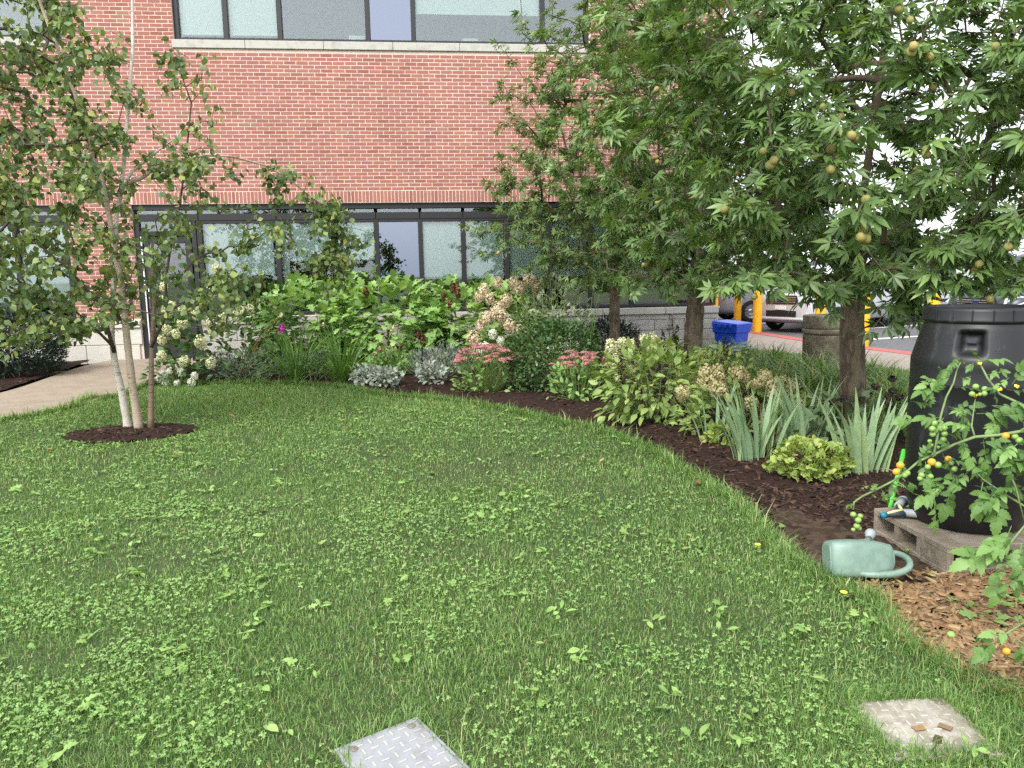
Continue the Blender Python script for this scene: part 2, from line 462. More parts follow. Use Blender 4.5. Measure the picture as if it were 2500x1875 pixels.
# ------------------------------------------------------------------ material list
def masonry(name, cols, rnd, bs):
    mt, t, o = _new(name); p = t.nodes.new('ShaderNodeBsdfPrincipled'); p.inputs['Roughness'].default_value = .88; p.inputs['Specular IOR Level'].default_value = .2
    mm = t.nodes.new('ShaderNodeMix'); mm.inputs['Factor'].default_value = rnd
    t.links.new(_noise(t, 45, 4, 'World'), mm.inputs['A']); t.links.new(_rnd(t), mm.inputs['B'])
    c = _ramp(t, cols, mm.outputs['Result'])
    v = t.nodes.new('ShaderNodeHueSaturation'); mr = t.nodes.new('ShaderNodeMapRange'); mr.inputs[1].default_value = .3; mr.inputs[2].default_value = .7; mr.inputs[3].default_value = .92; mr.inputs[4].default_value = 1.06
    t.links.new(_noise(t, .9, 5, 'World', sc3=(1, 1, .45)), mr.inputs[0]); t.links.new(mr.outputs[0], v.inputs['Value']); t.links.new(c, v.inputs['Color'])
    t.links.new(v.outputs[0], p.inputs['Base Color'])
    b = t.nodes.new('ShaderNodeBump'); b.inputs['Strength'].default_value = .5; b.inputs['Distance'].default_value = .01
    t.links.new(_noise(t, bs, 5, 'World'), b.inputs['Height']); t.links.new(b.outputs[0], p.inputs['Normal']); t.links.new(p.outputs[0], o.inputs[0])
masonry('brick', ['#92604f', '#9d6a5d', '#956560', '#a36d60', '#8d5c52', '#9e6d64', '#a57365'], .8, 90)
masonry('mortar', ['#d4c0b3', '#dfccc0'], .2, 120)
mat('sill_stone', ['#a3a199', '#b0aea6', '#98958d'], 0.8, 5, 6, 0.15, 60)
mat('grey_stone', ['#9a9790', '#aba8a1', '#8d8a84'], 0.9, 9, 6, 0.9, 45, rnd=0.35, sc3=(1, 1, 5))
mat('cap_stone', ['#a5a19a', '#b4b0a8'], 0.85, 7, 5, 0.2, 60)
mat('pale_stone', ['#bdb8ae', '#cbc7be'], 0.85, 6, 5, 0.25, 60, sc3=(1, 1, 4))
mat('frame', ['#1a191d', '#212024'], 0.5, 3, 2, spec=0.5)
mat('blind', ['#eff6f2', '#f5faf7'], 0.9, 2, 2)
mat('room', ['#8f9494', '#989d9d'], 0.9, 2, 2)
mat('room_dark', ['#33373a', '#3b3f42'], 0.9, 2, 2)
mat('roofing', ['#4a4a4a', '#555555'], 0.9, 5, 4)
mat('side_brick', ['#9c5a50', '#b0695c'], 0.9, 25, 4, 0.4, 60)
glass_mat('glass', (0.92, 0.985, 0.965), 0.06)
glass_mat('mirror_glass', (0.35, 0.40, 0.5), 0.20, (0.78, 0.86, 1.0))
mat('white_paint', ['#dedfdc', '#e6e7e4'], 0.6, 3, 2)
mat('red_sign', ['#b02a2a'], 0.5)
def scuffed(name, base, scuff):
    mt, t, o = _new(name); p = t.nodes.new('ShaderNodeBsdfPrincipled'); p.inputs['Specular IOR Level'].default_value = .45
    n = _noise(t, 7, 9, sc3=(2.2, 2.2, .5), rough=.75); d = _noise(t, 3, 6)
    m1 = t.nodes.new('ShaderNodeMath'); m1.operation = 'MULTIPLY'; t.links.new(n, m1.inputs[0]); t.links.new(d, m1.inputs[1])
    f = _ramp(t, [(.30, '#000000'), (.42, '#888888')], m1.outputs[0])
    mi = t.nodes.new('ShaderNodeMix'); mi.data_type = 'RGBA'; t.links.new(f, mi.inputs['Factor']); mi.inputs['A'].default_value = lin(base); mi.inputs['B'].default_value = lin(scuff)
    t.links.new(mi.outputs['Result'], p.inputs['Base Color'])
    mr = t.nodes.new('ShaderNodeMapRange'); mr.inputs[3].default_value = .32; mr.inputs[4].default_value = .6; t.links.new(d, mr.inputs[0]); t.links.new(mr.outputs[0], p.inputs['Roughness'])
    b = t.nodes.new('ShaderNodeBump'); b.inputs['Strength'].default_value = .06; b.inputs['Distance'].default_value = .01; t.links.new(_noise(t, 200, 3), b.inputs['Height']); t.links.new(b.outputs[0], p.inputs['Normal']); t.links.new(p.outputs[0], o.inputs[0])
scuffed('black_plastic', '#141517', '#6a6c6e')
mat('concrete_path', ['#867a69', '#948876', '#8a7e6d', '#8e8270'], 0.9, 3.5, 8, 0.25, 150)
mat('path_joint', ['#6d604e', '#7a6c58'], 0.95, 30, 4)
mat('plaza_concrete', ['#867c72', '#92887e', '#8c8279'], 0.9, 2.5, 8, 0.2, 120)
mat('red_paving', ['#a8534d', '#b3625a', '#9d4c47'], 0.85, 6, 5, 0.4, 60)
mat('asphalt', ['#58585a', '#636365', '#505052'], 0.9, 6, 8, 0.4, 200)
mat('road_paint', ['#cfcfca', '#dadad6'], 0.7, 12, 5)
mat('far_ground', ['#5f6a44', '#6d7650', '#77755f'], 0.95, 0.3, 6)
mat('lawn_soil', ['#2a361b', '#384524', '#434528'], 0.95, 14, 6, 0.6, 60)
mat('mulch', ['#1f1613', '#2c201b', '#382923', '#241a16'], 0.95, 45, 8, 1.0, 90, spec=0.15)
mat('soil', ['#43372d', '#514438', '#392e26', '#4a3d33'], 0.97, 12, 8, 1.0, 60, spec=0.1)
mat('bark_chip', ['#1c1411', '#2c201a', '#3f2f27', '#261b17', '#5a463a', '#33261f', '#6e5848'], 0.9, 60, 3, rnd=0.9, spec=0.2)
mat('wood_chip', ['#4e3d2c', '#806447', '#9c7c58', '#685038', '#a98e6a', '#41352a', '#8c6d4b', '#756047', '#b59c78'], 0.85, 40, 4, 0.3, 150, rnd=0.85, spec=0.2, sc3=(1, 6, 1))
leaf_mat('grass', ['#3f5e2c', '#58793c', '#688b48', '#537540', '#80a058', '#688c4a', '#9cb570', '#608446', '#b5ad80'], 0.42, 0.36, 0.35, (1.2, 1.2, .5))
leaf_mat('clover', ['#628a46', '#73994f', '#86aa60', '#6b914a'], 0.5, 0.25, 0.3)
leaf_mat('weed', ['#668c44', '#7a9f50', '#8cae60', '#6e9448'], 0.45, 0.3, 0.35)
leaf_mat('birch_leaf', ['#485f36', '#566d40', '#4e673e', '#6b824a', '#5a7442', '#82974f', '#566f44', '#a0a45a'], 0.42, 0.3, 0.4)
leaf_mat('buckeye_leaf', ['#485f33', '#58723c', '#4f6839', '#678547', '#5b7741', '#7c9a51', '#546f3c', (0.992, '#668041'), (1.0, '#7f5a40')], 0.4, 0.34, 0.5, hue=.5)
leaf_mat('buckeye_far', ['#4f683a', '#5f7845', '#577142', '#6f8b4e', '#647f47', '#829c5c'], 0.42, 0.34, 0.45, hue=.5)
leaf_mat('oakleaf', ['#65904a', '#789f55', '#8bb062', '#719a50', '#9fbf72'], 0.45, 0.3, 0.35)
leaf_mat('hydrangea_leaf', ['#34522b', '#42632f', '#4c6e35', '#3a5930'], 0.45, 0.25, 0.35)
leaf_mat('pale_leaf', ['#8c9b78', '#aeb697', '#7d8c64', '#bcc0a8'], 0.5, 0.25, tint=(1, 1, .8))
leaf_mat('grey_leaf', ['#566656', '#677764', '#4b5c4b', '#748371'], 0.6, 0.15, tint=(1, 1, .8))
leaf_mat('silver_leaf', ['#929c8c', '#a3ac9c', '#7e8978', '#b0b8a8'], 0.65, 0.12, tint=(1, 1, .95))
leaf_mat('lavender_leaf', ['#6e7970', '#818a80', '#626c62', '#7b7478'], 0.6, 0.15, tint=(1, 1, .9))
leaf_mat('sedum_leaf', ['#5a8440', '#6c924c', '#7da058', '#648c46'], 0.45, 0.2)
leaf_mat('strap_leaf', ['#486e2c', '#4e762e', '#5c8436', '#456b2a', '#6f9044'], 0.4, 0.28)
leaf_mat('iris_leaf', ['#7b9873', '#88a47e', '#94ae88', '#708e6c', '#9db480'], 0.45, 0.22)
leaf_mat('dry_leaf', ['#8f6e50', '#a58866', '#765540'], 0.7, 0.2, tint=(1, .95, .85))
leaf_mat('daylily', ['#3f6024', '#4e722d', '#5f8338', '#456829', '#749245', '#94925a'], 0.4, 0.28)
leaf_mat('spirea_leaf', ['#34532c', '#416235', '#4c6e3b', '#3a5a30'], 0.48, 0.25)
leaf_mat('yew_leaf', ['#15241a', '#1b2d20', '#22362a', '#182820'], 0.5, 0.1)
leaf_mat('hyssop_leaf', ['#648042', '#78944e', '#8ea65c', '#6e8a48', '#a2b46c'], 0.48, 0.28)
leaf_mat('gold_leaf', ['#7f9348', '#93a456', '#a4b268', '#738a40'], 0.48, 0.3)
leaf_mat('cranesbill', ['#748e40', '#8ca44e', '#a2b460', '#6c8840', '#b2c072'], 0.45, 0.3)
leaf_mat('cone_leaf', ['#4d6544', '#5c7450', '#6b8060', '#566e4a'], 0.55, 0.22)
leaf_mat('tomato_leaf', ['#43682f', '#527838', '#638a45', '#3e6130', '#739a52', '#5a7f3e'], 0.48, 0.3)
mat('tomato_stem', ['#667c4a', '#738855', '#5a7042'], 0.6, 20, 3)
mat('tomato_green', ['#8aa85a', '#7b9a4e'], 0.3, 20, 3)
mat('tomato_orange', ['#d8912c', '#e0a03a', '#cc7a24'], 0.3, 20, 3)
mat('yellow_petal', ['#e8d030', '#f0dc50'], 0.6)
leaf_mat('cream_flower', ['#c2c296', '#cfcda8', '#b5b988', '#d8d5bc'], 0.7, 0.2, tint=(1, 1, .9))
leaf_mat('white_flower', ['#cdcfbe', '#d8d8ca', '#c4c9ae'], 0.7, 0.2, tint=(1, 1, .95))
leaf_mat('tan_flower', ['#c6b594', '#d0c2a4', '#bea88c', '#d6ccb0', '#c6ac92'], 0.75, 0.2, tint=(1, .98, .9))
leaf_mat('lime_tan_flower', ['#a29a6c', '#b0a77c', '#968c64', '#bdb48c', '#9aa06a'], 0.75, 0.2, tint=(1, 1, .9))
leaf_mat('pink_flower', ['#a36465', '#ad7371', '#b4827c', '#985a5d', '#b8928a'], 0.75, 0.12, tint=(1, 1, 1))
leaf_mat('magenta_flower', ['#a8288a', '#b83a98'], 0.6, 0.2)
leaf_mat('brown_flower', ['#54301f', '#6b3d28', '#452820'], 0.8, 0.1)
leaf_mat('dark_seed', ['#2a211c', '#3a2e26', '#1e1816'], 0.9, 0.0)
mat('green_stem', ['#5a7038', '#6a8044'], 0.6, 20, 3)
mat('red_stem', ['#7a5238', '#8a6244'], 0.7, 20, 3)
mat('twig', ['#564a3d', '#645747', '#4b4136'], 0.85, 20, 4, 0.3, 80)
mat('birch_twig', ['#4a3b34', '#5a4a41', '#3e302a'], 0.8, 14, 4, 0.3, 60)
mat('buckeye_bark', ['#5d5345', '#75695a', '#4c4338', '#857a68'], 0.95, 9, 8, 1.0, 40, spec=0.15, sc3=(1.6, 1.6, .5))
mat('fruit', ['#8a8048', '#9c9056', '#7c7844', '#a09464'], 0.7, 18, 4, 0.25, 90, rnd=0.5)
mat('cinder', ['#867b6d', '#958a7c', '#786e60', '#9e9486'], 0.95, 6, 8, 0.7, 160, spec=0.15)
mat('can_green', ['#6f877b', '#7a9186', '#688073', '#84998e'], 0.42, 4, 4, 0.03, 90, spec=0.4)
mat('can_dirty', ['#8a938a', '#7d887e', '#96998c'], 0.7, 9, 6)
mat('hose_green', ['#4fc23c', '#59cc46'], 0.45, 10, 2)
mat('hose_brown', ['#5d4438', '#6a5044'], 0.6, 20, 3)
mat('nozzle_grey', ['#8f9599', '#9aa0a4'], 0.45, 10, 3)
mat('nozzle_dark', ['#2c3238', '#383e44'], 0.5, 10, 3)
mat('nozzle_teal', ['#1f6f84', '#2a7c90'], 0.45)
mat('nozzle_yellow', ['#cfc98c', '#d8d29a'], 0.55)
mat('cover_plastic', ['#958c80', '#a69f95', '#867d70', '#aaa49b'], 0.75, 9, 8, 0.2, 90)
mat('cover_grey', ['#838588', '#8f9194', '#787674'], 0.7, 9, 8, 0.2, 90)
mat('bolt', ['#7d7468', '#8f8678'], 0.6, 30, 3, metal=0.4)
mat('bin_blue', ['#0f3fb4', '#1547c0'], 0.45, 4, 3, spec=0.45)
mat('safety_yellow', ['#e0a818', '#e8b428', '#d69e14'], 0.5, 3, 4)
mat('round_concrete', ['#7d7262', '#8c8170', '#6e6455', '#978c7a'], 0.92, 4, 8, 0.5, 90)
mat('van_white', ['#b4b6ba', '#bbbdc1'], 0.3, 2, 2, spec=0.6)
mat('van_silver', ['#9a9ca2', '#a5a7ad'], 0.35, 2, 2, metal=0.3)
mat('van_dark', ['#3a4048', '#454b54'], 0.35, 2, 2, metal=0.2)
mat('car_glass', ['#1c2226', '#242b30'], 0.08, 2, 2, spec=0.8)
mat('tyre', ['#17171a', '#202024'], 0.85, 20, 3)
mat('chrome', ['#b4b8bc', '#c4c8cc'], 0.2, 5, 2, metal=0.9)
mat('grille', ['#1e2022', '#26282b'], 0.5, 10, 2)
mat('badge_blue', ['#1e3a78'], 0.3)
mat('lamp_glass', ['#c8ced2', '#d6dce0'], 0.15, 4, 2, spec=0.7)
mat('pipe_metal', ['#5e5248', '#75675a'], 0.6, 20, 4, metal=0.4)
mat('paper', ['#d9d4bd', '#e2dec9'], 0.9)
mat('clock_rim', ['#3a3e40'], 0.5)

def birch_bark(name, base, dark, thresh):
    mt, t, o = _new(name)
    n = _noise(t, 14, 5, sc3=(1, 1, 9)); n2 = _noise(t, 3.2, 4)
    c1 = _ramp(t, [(0.3, base[0]), (0.7, base[1])], n2)
    f = _ramp(t, [(thresh, '#ffffff'), (thresh + 0.06, '#000000')], n)
    mi = t.nodes.new('ShaderNodeMix'); mi.data_type = 'RGBA'; t.links.new(f, mi.inputs['Factor'])
    t.links.new(c1, mi.inputs['A']); mi.inputs['B'].default_value = lin(dark)
    p = t.nodes.new('ShaderNodeBsdfPrincipled'); p.inputs['Roughness'].default_value = 0.8
    t.links.new(mi.outputs['Result'], p.inputs['Base Color'])
    b = t.nodes.new('ShaderNodeBump'); b.inputs['Strength'].default_value = 0.4; b.inputs['Distance'].default_value = 0.006
    t.links.new(n, b.inputs['Height']); t.links.new(b.outputs[0], p.inputs['Normal']); t.links.new(p.outputs[0], o.inputs[0])
birch_bark('birch_white', ('#b8aea0', '#d2cbc0'), '#4a3f38', 0.36)
birch_bark('birch_tan', ('#a08f7c', '#b9a894'), '#54453a', 0.36)
birch_bark('birch_brown', ('#75604f', '#8a7462'), '#453830', 0.38)

# ------------------------------------------------------------------ ground
def gz(x, y):
    """lawn and path rise a hand's breadth towards the door on the left"""
    x = np.asarray(x, float); y = np.asarray(y, float)
    s = np.clip((-3.2 - x) / 1.2, 0, 1); t = np.clip((y - 10) / 3.9, 0, 1)
    return 0.10 * s * t * t * (3 - 2 * t)

EDGE = [(-4.69, 8.64), (-4.48, 8.86), (-4.28, 9.38), (-4.35, 10.08), (-4.04, 10.08), (-4.06, 10.9), (-3.96, 11.27), (-2.88, 11.03), (-1.98, 10.82), (-1.06, 10.19), (-0.61, 9.5), (-0.02, 9.13), (0.51, 8.52), (0.96, 7.85), (1.34, 7.2), (1.51, 7.01), (1.68, 6.48), (1.82, 5.97), (1.84, 5.36), (1.9, 4.82), (1.91, 4.43), (1.85, 4.05), (1.81, 3.6), (1.82, 3.39), (1.89, 3.22), (1.93, 3.07), (1.9, 2.86), (1.84, 2.7), (1.86, 2.54), (1.89, 2.4), (1.93, 2.31), (1.99, 2.23), (2.2, 1.9), (2.6, 1.3)]
LAWN = [(-9, -3), (-9, 6.9), (-6.4, 7.6), (-5.3, 8.2)] + EDGE + [(3.0, 0.4), (3.2, -3)]
BED = EDGE[6:] + [(4.6, 1.2), (5.2, 5), (5.3, 9.0), (5.0, 11), (4.7, 13.85), (-3.9, 13.85)]
SIDE_LAWN = [(4.6, 1.2), (5.2, 5), (5.3, 9.0), (5.0, 11), (4.7, 13.85), (5.64, 13.85), (6.17, 13.28), (6.41, 12.5), (6.84, 10.27), (6.92, 9.17), (7.1, 1.2)]
YEW_BED = [(-9.5, 9.2), (-7.6, 9.2), (-6.45, 9.9), (-5.85, 10.7), (-5.82, 12.1), (-5.82, 13.2), (-5.9, 13.85), (-9.5, 13.85)]
RING_C, RING_R = (-2.97, 7.66), (0.62, 0.44)

g = MB(); g.add([(-600, -600, -0.06), (600, -600, -0.06), (600, 900, -0.06), (-600, 900, -0.06)], [(0, 1, 2, 3)])
struct(g.build('ground', 'far_ground'))

def sheet(name, poly, m, step, zf, wob=0.0):
    """grid cells whose centre lies inside a polygon, with the height zf"""
    P = np.array(poly); x0, y0 = P.min(0); x1, y1 = P.max(0)
    nx, ny = int((x1 - x0) / step) + 1, int((y1 - y0) / step) + 1
    gx, gy = np.meshgrid(x0 + np.arange(nx + 1) * step, y0 + np.arange(ny + 1) * step, indexing='ij')
    cx, cy = gx[:-1, :-1] + step / 2, gy[:-1, :-1] + step / 2
    jx, jy = (vnoise(cx * 7, cy * 7, 51) - .5) * wob, (vnoise(cx * 7, cy * 7, 52) - .5) * wob
    keep = in_poly(np.stack([(cx + jx).ravel(), (cy + jy).ravel()], 1), poly).reshape(cx.shape)
    V = np.stack([gx.ravel(), gy.ravel(), zf(gx.ravel(), gy.ravel())], 1)
    i, j = np.nonzero(keep); a = i * (ny + 1) + j
    Q = np.stack([a, a + ny + 1, a + ny + 2, a + 1], 1)
    us, inv = np.unique(Q, return_inverse=True)
    return link(name, np_mesh(name, V[us], None, inv.reshape(-1, 4), None, [MATS[m]], True))

struct(sheet('lawn', [(-9, -3), (-9, 6.9), (-6.4, 7.6), (-5.3, 8.2)] + EDGE[:7] + [(-2.5, 11.6), (-0.6, 10.2), (1.5, 8.2), (2.4, 6.4), (2.4, 1.3), (3.2, -3)], 'lawn_soil', 0.12,
             lambda x, y: gz(x, y) + 0.012 * (vnoise(x * 3, y * 3, 3) - .5)))
struct(sheet('side_lawn', SIDE_LAWN, 'lawn_soil', 0.15, lambda x, y: 0.0 * x))
def bed_z(x, y):
    d = poly_dist(np.stack([x, y], 1), EDGE[6:])
    q = np.clip((y - 4.0) / 1.5, 0, 1)
    return gz(x, y) + 0.006 + 0.05 * q * np.clip(d / .5, 0, 1) + (.25 + .75 * q) * (0.022 * vnoise(x * 9, y * 9, 1) + 0.012 * vnoise(x * 30, y * 30, 2)) - .02 * np.clip(1 - d / .1, 0, 1)
struct(sheet('mulch_bed', BED, 'mulch', 0.055, bed_z))
struct(sheet('yew_bed', YEW_BED, 'mulch', 0.06, lambda x, y: gz(x, y) + 0.02 + 0.03 * vnoise(x * 9, y * 9, 5)))
SOIL = [(1.90, 4.3), (1.86, 3.9), (1.84, 3.5), (1.9, 3.24), (2.2, 3.05), (2.5, 3.1), (2.46, 3.3), (2.44, 3.95), (2.36, 4.2), (2.12, 4.38)]
struct(sheet('soil_patch', SOIL, 'soil', 0.02, lambda x, y: bed_z(x, y) - .002 + 0.016 * vnoise(x * 22, y * 22, 8), .3))
ring = [(RING_C[0] + RING_R[0] * math.cos(a) * (1 + .05 * math.sin(3 * a)), RING_C[1] + RING_R[1] * math.sin(a)) for a in np.linspace(0, 2 * math.pi, 40)[:-1]]
struct(sheet('mulch_ring', ring, 'mulch', 0.03, lambda x, y: 0.008 + .04 * np.clip(1 - np.hypot((x - RING_C[0]) / RING_R[0], (y - RING_C[1]) / RING_R[1]), 0, 1) + .025 * vnoise(x * 16, y * 16, 4)))

# concrete path to the door, slab by slab
PR = sorted([(8.0, -5.6), (8.25, -5.2), (8.64, -4.69), (8.86, -4.48), (9.38, -4.28), (10.08, -4.2), (10.9, -4.06), (11.27, -3.97), (13.86, -3.9)])
PL = sorted([(8.0, -9.5), (8.2, -7.9), (9.5, -6.6), (10.1, -6.2), (10.73, -5.79), (11.28, -5.75), (12.12, -5.75), (13.1, -5.74), (13.86, -5.6)])
ip = lambda tb, y: float(np.interp(y, [a for a, _ in tb], [b for _, b in tb]))
base = MB(); ys = np.linspace(7.4, 13.88, 30)
V = [];
for y in ys: V += [(ip(PL, max(y, 8.0)) - (0 if y > 8 else 3 * (8 - y)), y, float(gz(-5, y)) - .012), (ip(PR, max(y, 8.0)) - (0 if y > 8 else 1.6 * (8 - y)), y, float(gz(-5, y)) - .012)]
base.add(V, [(2 * i, 2 * i + 1, 2 * i + 3, 2 * i + 2) for i in range(len(ys) - 1)])
path = struct(base.build('path', 'path_joint'))
cuts = [7.4, 8.6, 9.85, 11.12, 12.2, 13.0, 13.88]
for a, b in zip(cuts[:-1], cuts[1:]):
    mb = MB(); yy = np.linspace(a + .007, b - .007, 7); top = []; n = 7
    L = [(ip(PL, max(y, 8.0)) - (0 if y > 8 else 3 * (8 - y)), y) for y in yy]; Rr = [(ip(PR, max(y, 8.0)) - (0 if y > 8 else 1.6 * (8 - y)), y) for y in yy]
    V = []
    for (xl, y), (xr, _) in zip(L, Rr):
        z = float(gz(-5, y)); V += [(xl, y, z + .02), (xr, y, z + .02), (xl, y, z - .03), (xr, y, z - .03)]
    Fs = []
    for i in range(n - 1):
        k = 4 * i; Fs += [(k, k + 1, k + 5, k + 4), (k, k + 4, k + 6, k + 2), (k + 1, k + 3, k + 7, k + 5)]
    Fs += [(0, 2, 3, 1), (4 * n - 4, 4 * n - 3, 4 * n - 1, 4 * n - 2)]
    mb.add(V, Fs); mb.build('slab', 'concrete_path', path)

# plaza, red paving strip, road on the right
pl = MB(); PZ = [(5.64, 13.85), (6.17, 13.28), (6.41, 12.5), (6.84, 10.27), (6.92, 9.17), (7.1, 1.2), (7.2, -4), (9.6, -4), (9.0, 6), (8.05, 12.29), (7.85, 13.39), (7.6, 14.7), (7.45, 17.43), (7.3, 19.0), (5.45, 19.0), (5.45, 13.95)]
pl.prism(PZ, -0.03, 0.004); plaza = struct(pl.build('plaza', 'path_joint'))
yy = [-4, -1, 2, 4.2, 6.4, 8.0, 9.6, 11.2, 12.8, 14.4, 16.0, 17.5, 19.0]
PZL = sorted([(-4, 7.2), (1.2, 7.1), (9.17, 6.92), (10.27, 6.84), (12.5, 6.41), (13.28, 6.17), (13.6, 5.9), (13.95, 5.45), (19, 5.45)])
PZR = sorted([(-4, 9.6), (6, 9.0), (12.29, 8.05), (13.39, 7.85), (14.7, 7.6), (17.43, 7.45), (19, 7.3)])
for a, b in zip(yy[:-1], yy[1:]):
    mb = MB(); ys_ = np.linspace(a + .006, b - .006, 6); V = []; Fs = []
    for y in ys_:
        V += [(ip(PZL, y), y, .012), (ip(PZR, y), y, .012), (ip(PZL, y), y, -.02), (ip(PZR, y), y, -.02)]
    for i in range(5):
        k = 4 * i; Fs += [(k, k + 1, k + 5, k + 4), (k, k + 4, k + 6, k + 2), (k + 1, k + 3, k + 7, k + 5)]
    Fs += [(0, 2, 3, 1), (20, 21, 23, 22)]
    mb.add(V, Fs); mb.build('slab', 'plaza_concrete', plaza)
rd = MB(); rd.add([(7.0, -10, -.03), (60, -10, -.03), (60, 80, -.03), (7.0, 80, -.03)], [(0, 1, 2, 3)])
road = struct(rd.build('road', 'asphalt'))
mk = MB()
for (x0, y0, x1, y1, wd) in [(9.2, 15.2, 13.5, 16.4, .1), (9.6, 17.6, 15, 19.4, .1), (10.3, 12.6, 13.2, 13.5, .1), (8.7, 20.5, 16, 22.6, .1), (11.2, 13.0, 12.9, 11.2, .3)]:
    d = Vector((x1 - x0, y1 - y0, 0)).normalized(); n_ = Vector((-d.y, d.x, 0)) * wd
    mk = MB(); mk.add([(x0 - n_.x, y0 - n_.y, -.022), (x1 - n_.x, y1 - n_.y, -.022), (x1 + n_.x, y1 + n_.y, -.022), (x0 + n_.x, y0 + n_.y, -.022)], [(0, 1, 2, 3)])
    mk.build('lane_marking', 'road_paint', road)
rp = MB(); V = []
for y in np.linspace(-4, 19, 40):
    x = ip(PZR, y); V += [(x + .01, y, .016), (x + .36, y, .016), (x + .36, y, -.06)]
rp.add(V, sum([[(3 * i, 3 * i + 1, 3 * i + 4, 3 * i + 3), (3 * i + 1, 3 * i + 2, 3 * i + 5, 3 * i + 4)] for i in range(39)], []))
struct(rp.build('red_kerb', 'red_paving'))

# ------------------------------------------------------------------ the brick building
YW = 13.9
bld = thing('brick_building', 'red brick building with two bands of dark framed windows behind the garden', 'building', (0, YW, 0))
PITCH, BL, BH, MJ = 0.0636, 0.2045, 0.0532, 0.0105
X0, X1, ZH = -9.6, 5.41, 2.78
UP_WIN = [(-4.13, 2.94, 5.47, 7.25), (-9.6, -6.05, 5.47, 7.25)]
# mortar backing, cut round the openings
back = MB()
def slab_(x0, x1, z0, z1): back.box(x0, x1, 0.004, 0.30, z0, z1)
slab_(X0, X1, ZH, 5.33); slab_(-6.05, -4.13, 5.33, 7.25); slab_(2.94, X1, 5.33, 7.25); slab_(X0, X1, 7.25, 8.5)
slab_(-6.11, -5.05, .80, ZH)
back.build('wall', 'mortar', bld)
core = MB(); core.box(X0, X1 - .004, 5.3, 10, -.05, 8.45); core.build('rear_block', 'side_brick', bld)
sw = MB(); sw.box(X1 - .2, X1, 0.301, 5.3, 0, 8.49); sw.box(X0, X0 + .2, 0.301, 5.3, 0, 8.49); sw.build('side_wall', 'side_brick', bld)
rf = MB(); rf.box(X0 - .03, X1 + .03, -.03, 10, 8.5, 8.56); rf.build('roof', 'roofing', bld)
def unit_brick(L, Hh):
    b = MB(); e = .003
    V = [(0, .05, 0), (L, .05, 0), (L, .05, Hh), (0, .05, Hh), (0, e, 0), (L, e, 0), (L, e, Hh), (0, e, Hh), (e, 0, e), (L - e, 0, e), (L - e, 0, Hh - e), (e, 0, Hh - e)]
    Fs = [(8, 9, 10, 11), (4, 5, 9, 8), (5, 6, 10, 9), (6, 7, 11, 10), (7, 4, 8, 11), (0, 1, 5, 4), (1, 2, 6, 5), (2, 3, 7, 6), (3, 0, 4, 7)]
    return V, Fs
bv, bf = unit_brick(BL - MJ, BH)
bm_ = MB(); bm_.add(bv, bf, 0.0); brick_me = bm_.mesh('brick', 'brick')
rest = MB(); solo = 0; cand = []
rz0 = ZH + 0.2145
rows = int((8.5 - rz0) / PITCH)
for k in range(-34, rows):
    z = rz0 + k * PITCH
    iv = [(X0, X1)] if z >= rz0 - .01 else [(-6.11, -5.05)]
    for (a, b, z0, z1) in UP_WIN:
        if z + BH > z0 - .139 and z < z1:
            nv = []
            for (p, q) in iv:
                if b <= p or a >= q: nv.append((p, q)); continue
                if a > p: nv.append((p, a))
                if b < q: nv.append((b, q))
            iv = nv
    if z < rz0 - .01 and z < .82: continue
    off = (k % 2) * BL / 2
    for (p, q) in iv:
        i0 = int(math.floor((p - off) / BL)) - 1
        for i in range(i0, int((q - off) / BL) + 2):
            a, b = off + i * BL, off + i * BL + BL - MJ
            a2, b2 = max(a, p + .002), min(b, q - .002)
            if b2 - a2 < .03: continue
            dy = random.uniform(-.0016, .0016); dz = random.uniform(-.0008, .0008)
            full = (b2 - a2) > BL - MJ - 1e-4
            if full and -1.75 < a < 1.25 and rz0 + .001 < z < rz0 + PITCH * 20.5:
                o = link('brick', brick_me, bld, (a, dy, z + dz)); solo += 1
            else:
                V, Fs = (bv, bf) if full else unit_brick(b2 - a2, BH)
                rest.add([(x + a2, y + dy, zz + z + dz) for x, y, zz in V], Fs)
sv, sf = unit_brick(BH, BL - MJ)
x = X0 + .005
while x < X1 - .06:
    if not (-6.16 < x < -5.06):
        dy = random.uniform(-.0016, .0016)
        rest.add([(a + x, b + dy, c + ZH + .008) for a, b, c in sv], sf)
    x += PITCH
o = rest.build('brick', 'brick', bld); o['kind'] = 'stuff'

def bar(name, x0, x1, y0, y1, z0, z1, m='frame', parent=bld):
    b = MB(); b.bbox(x0, x1, y0, y1, z0, z1, .004); return b.build(name, m, parent)

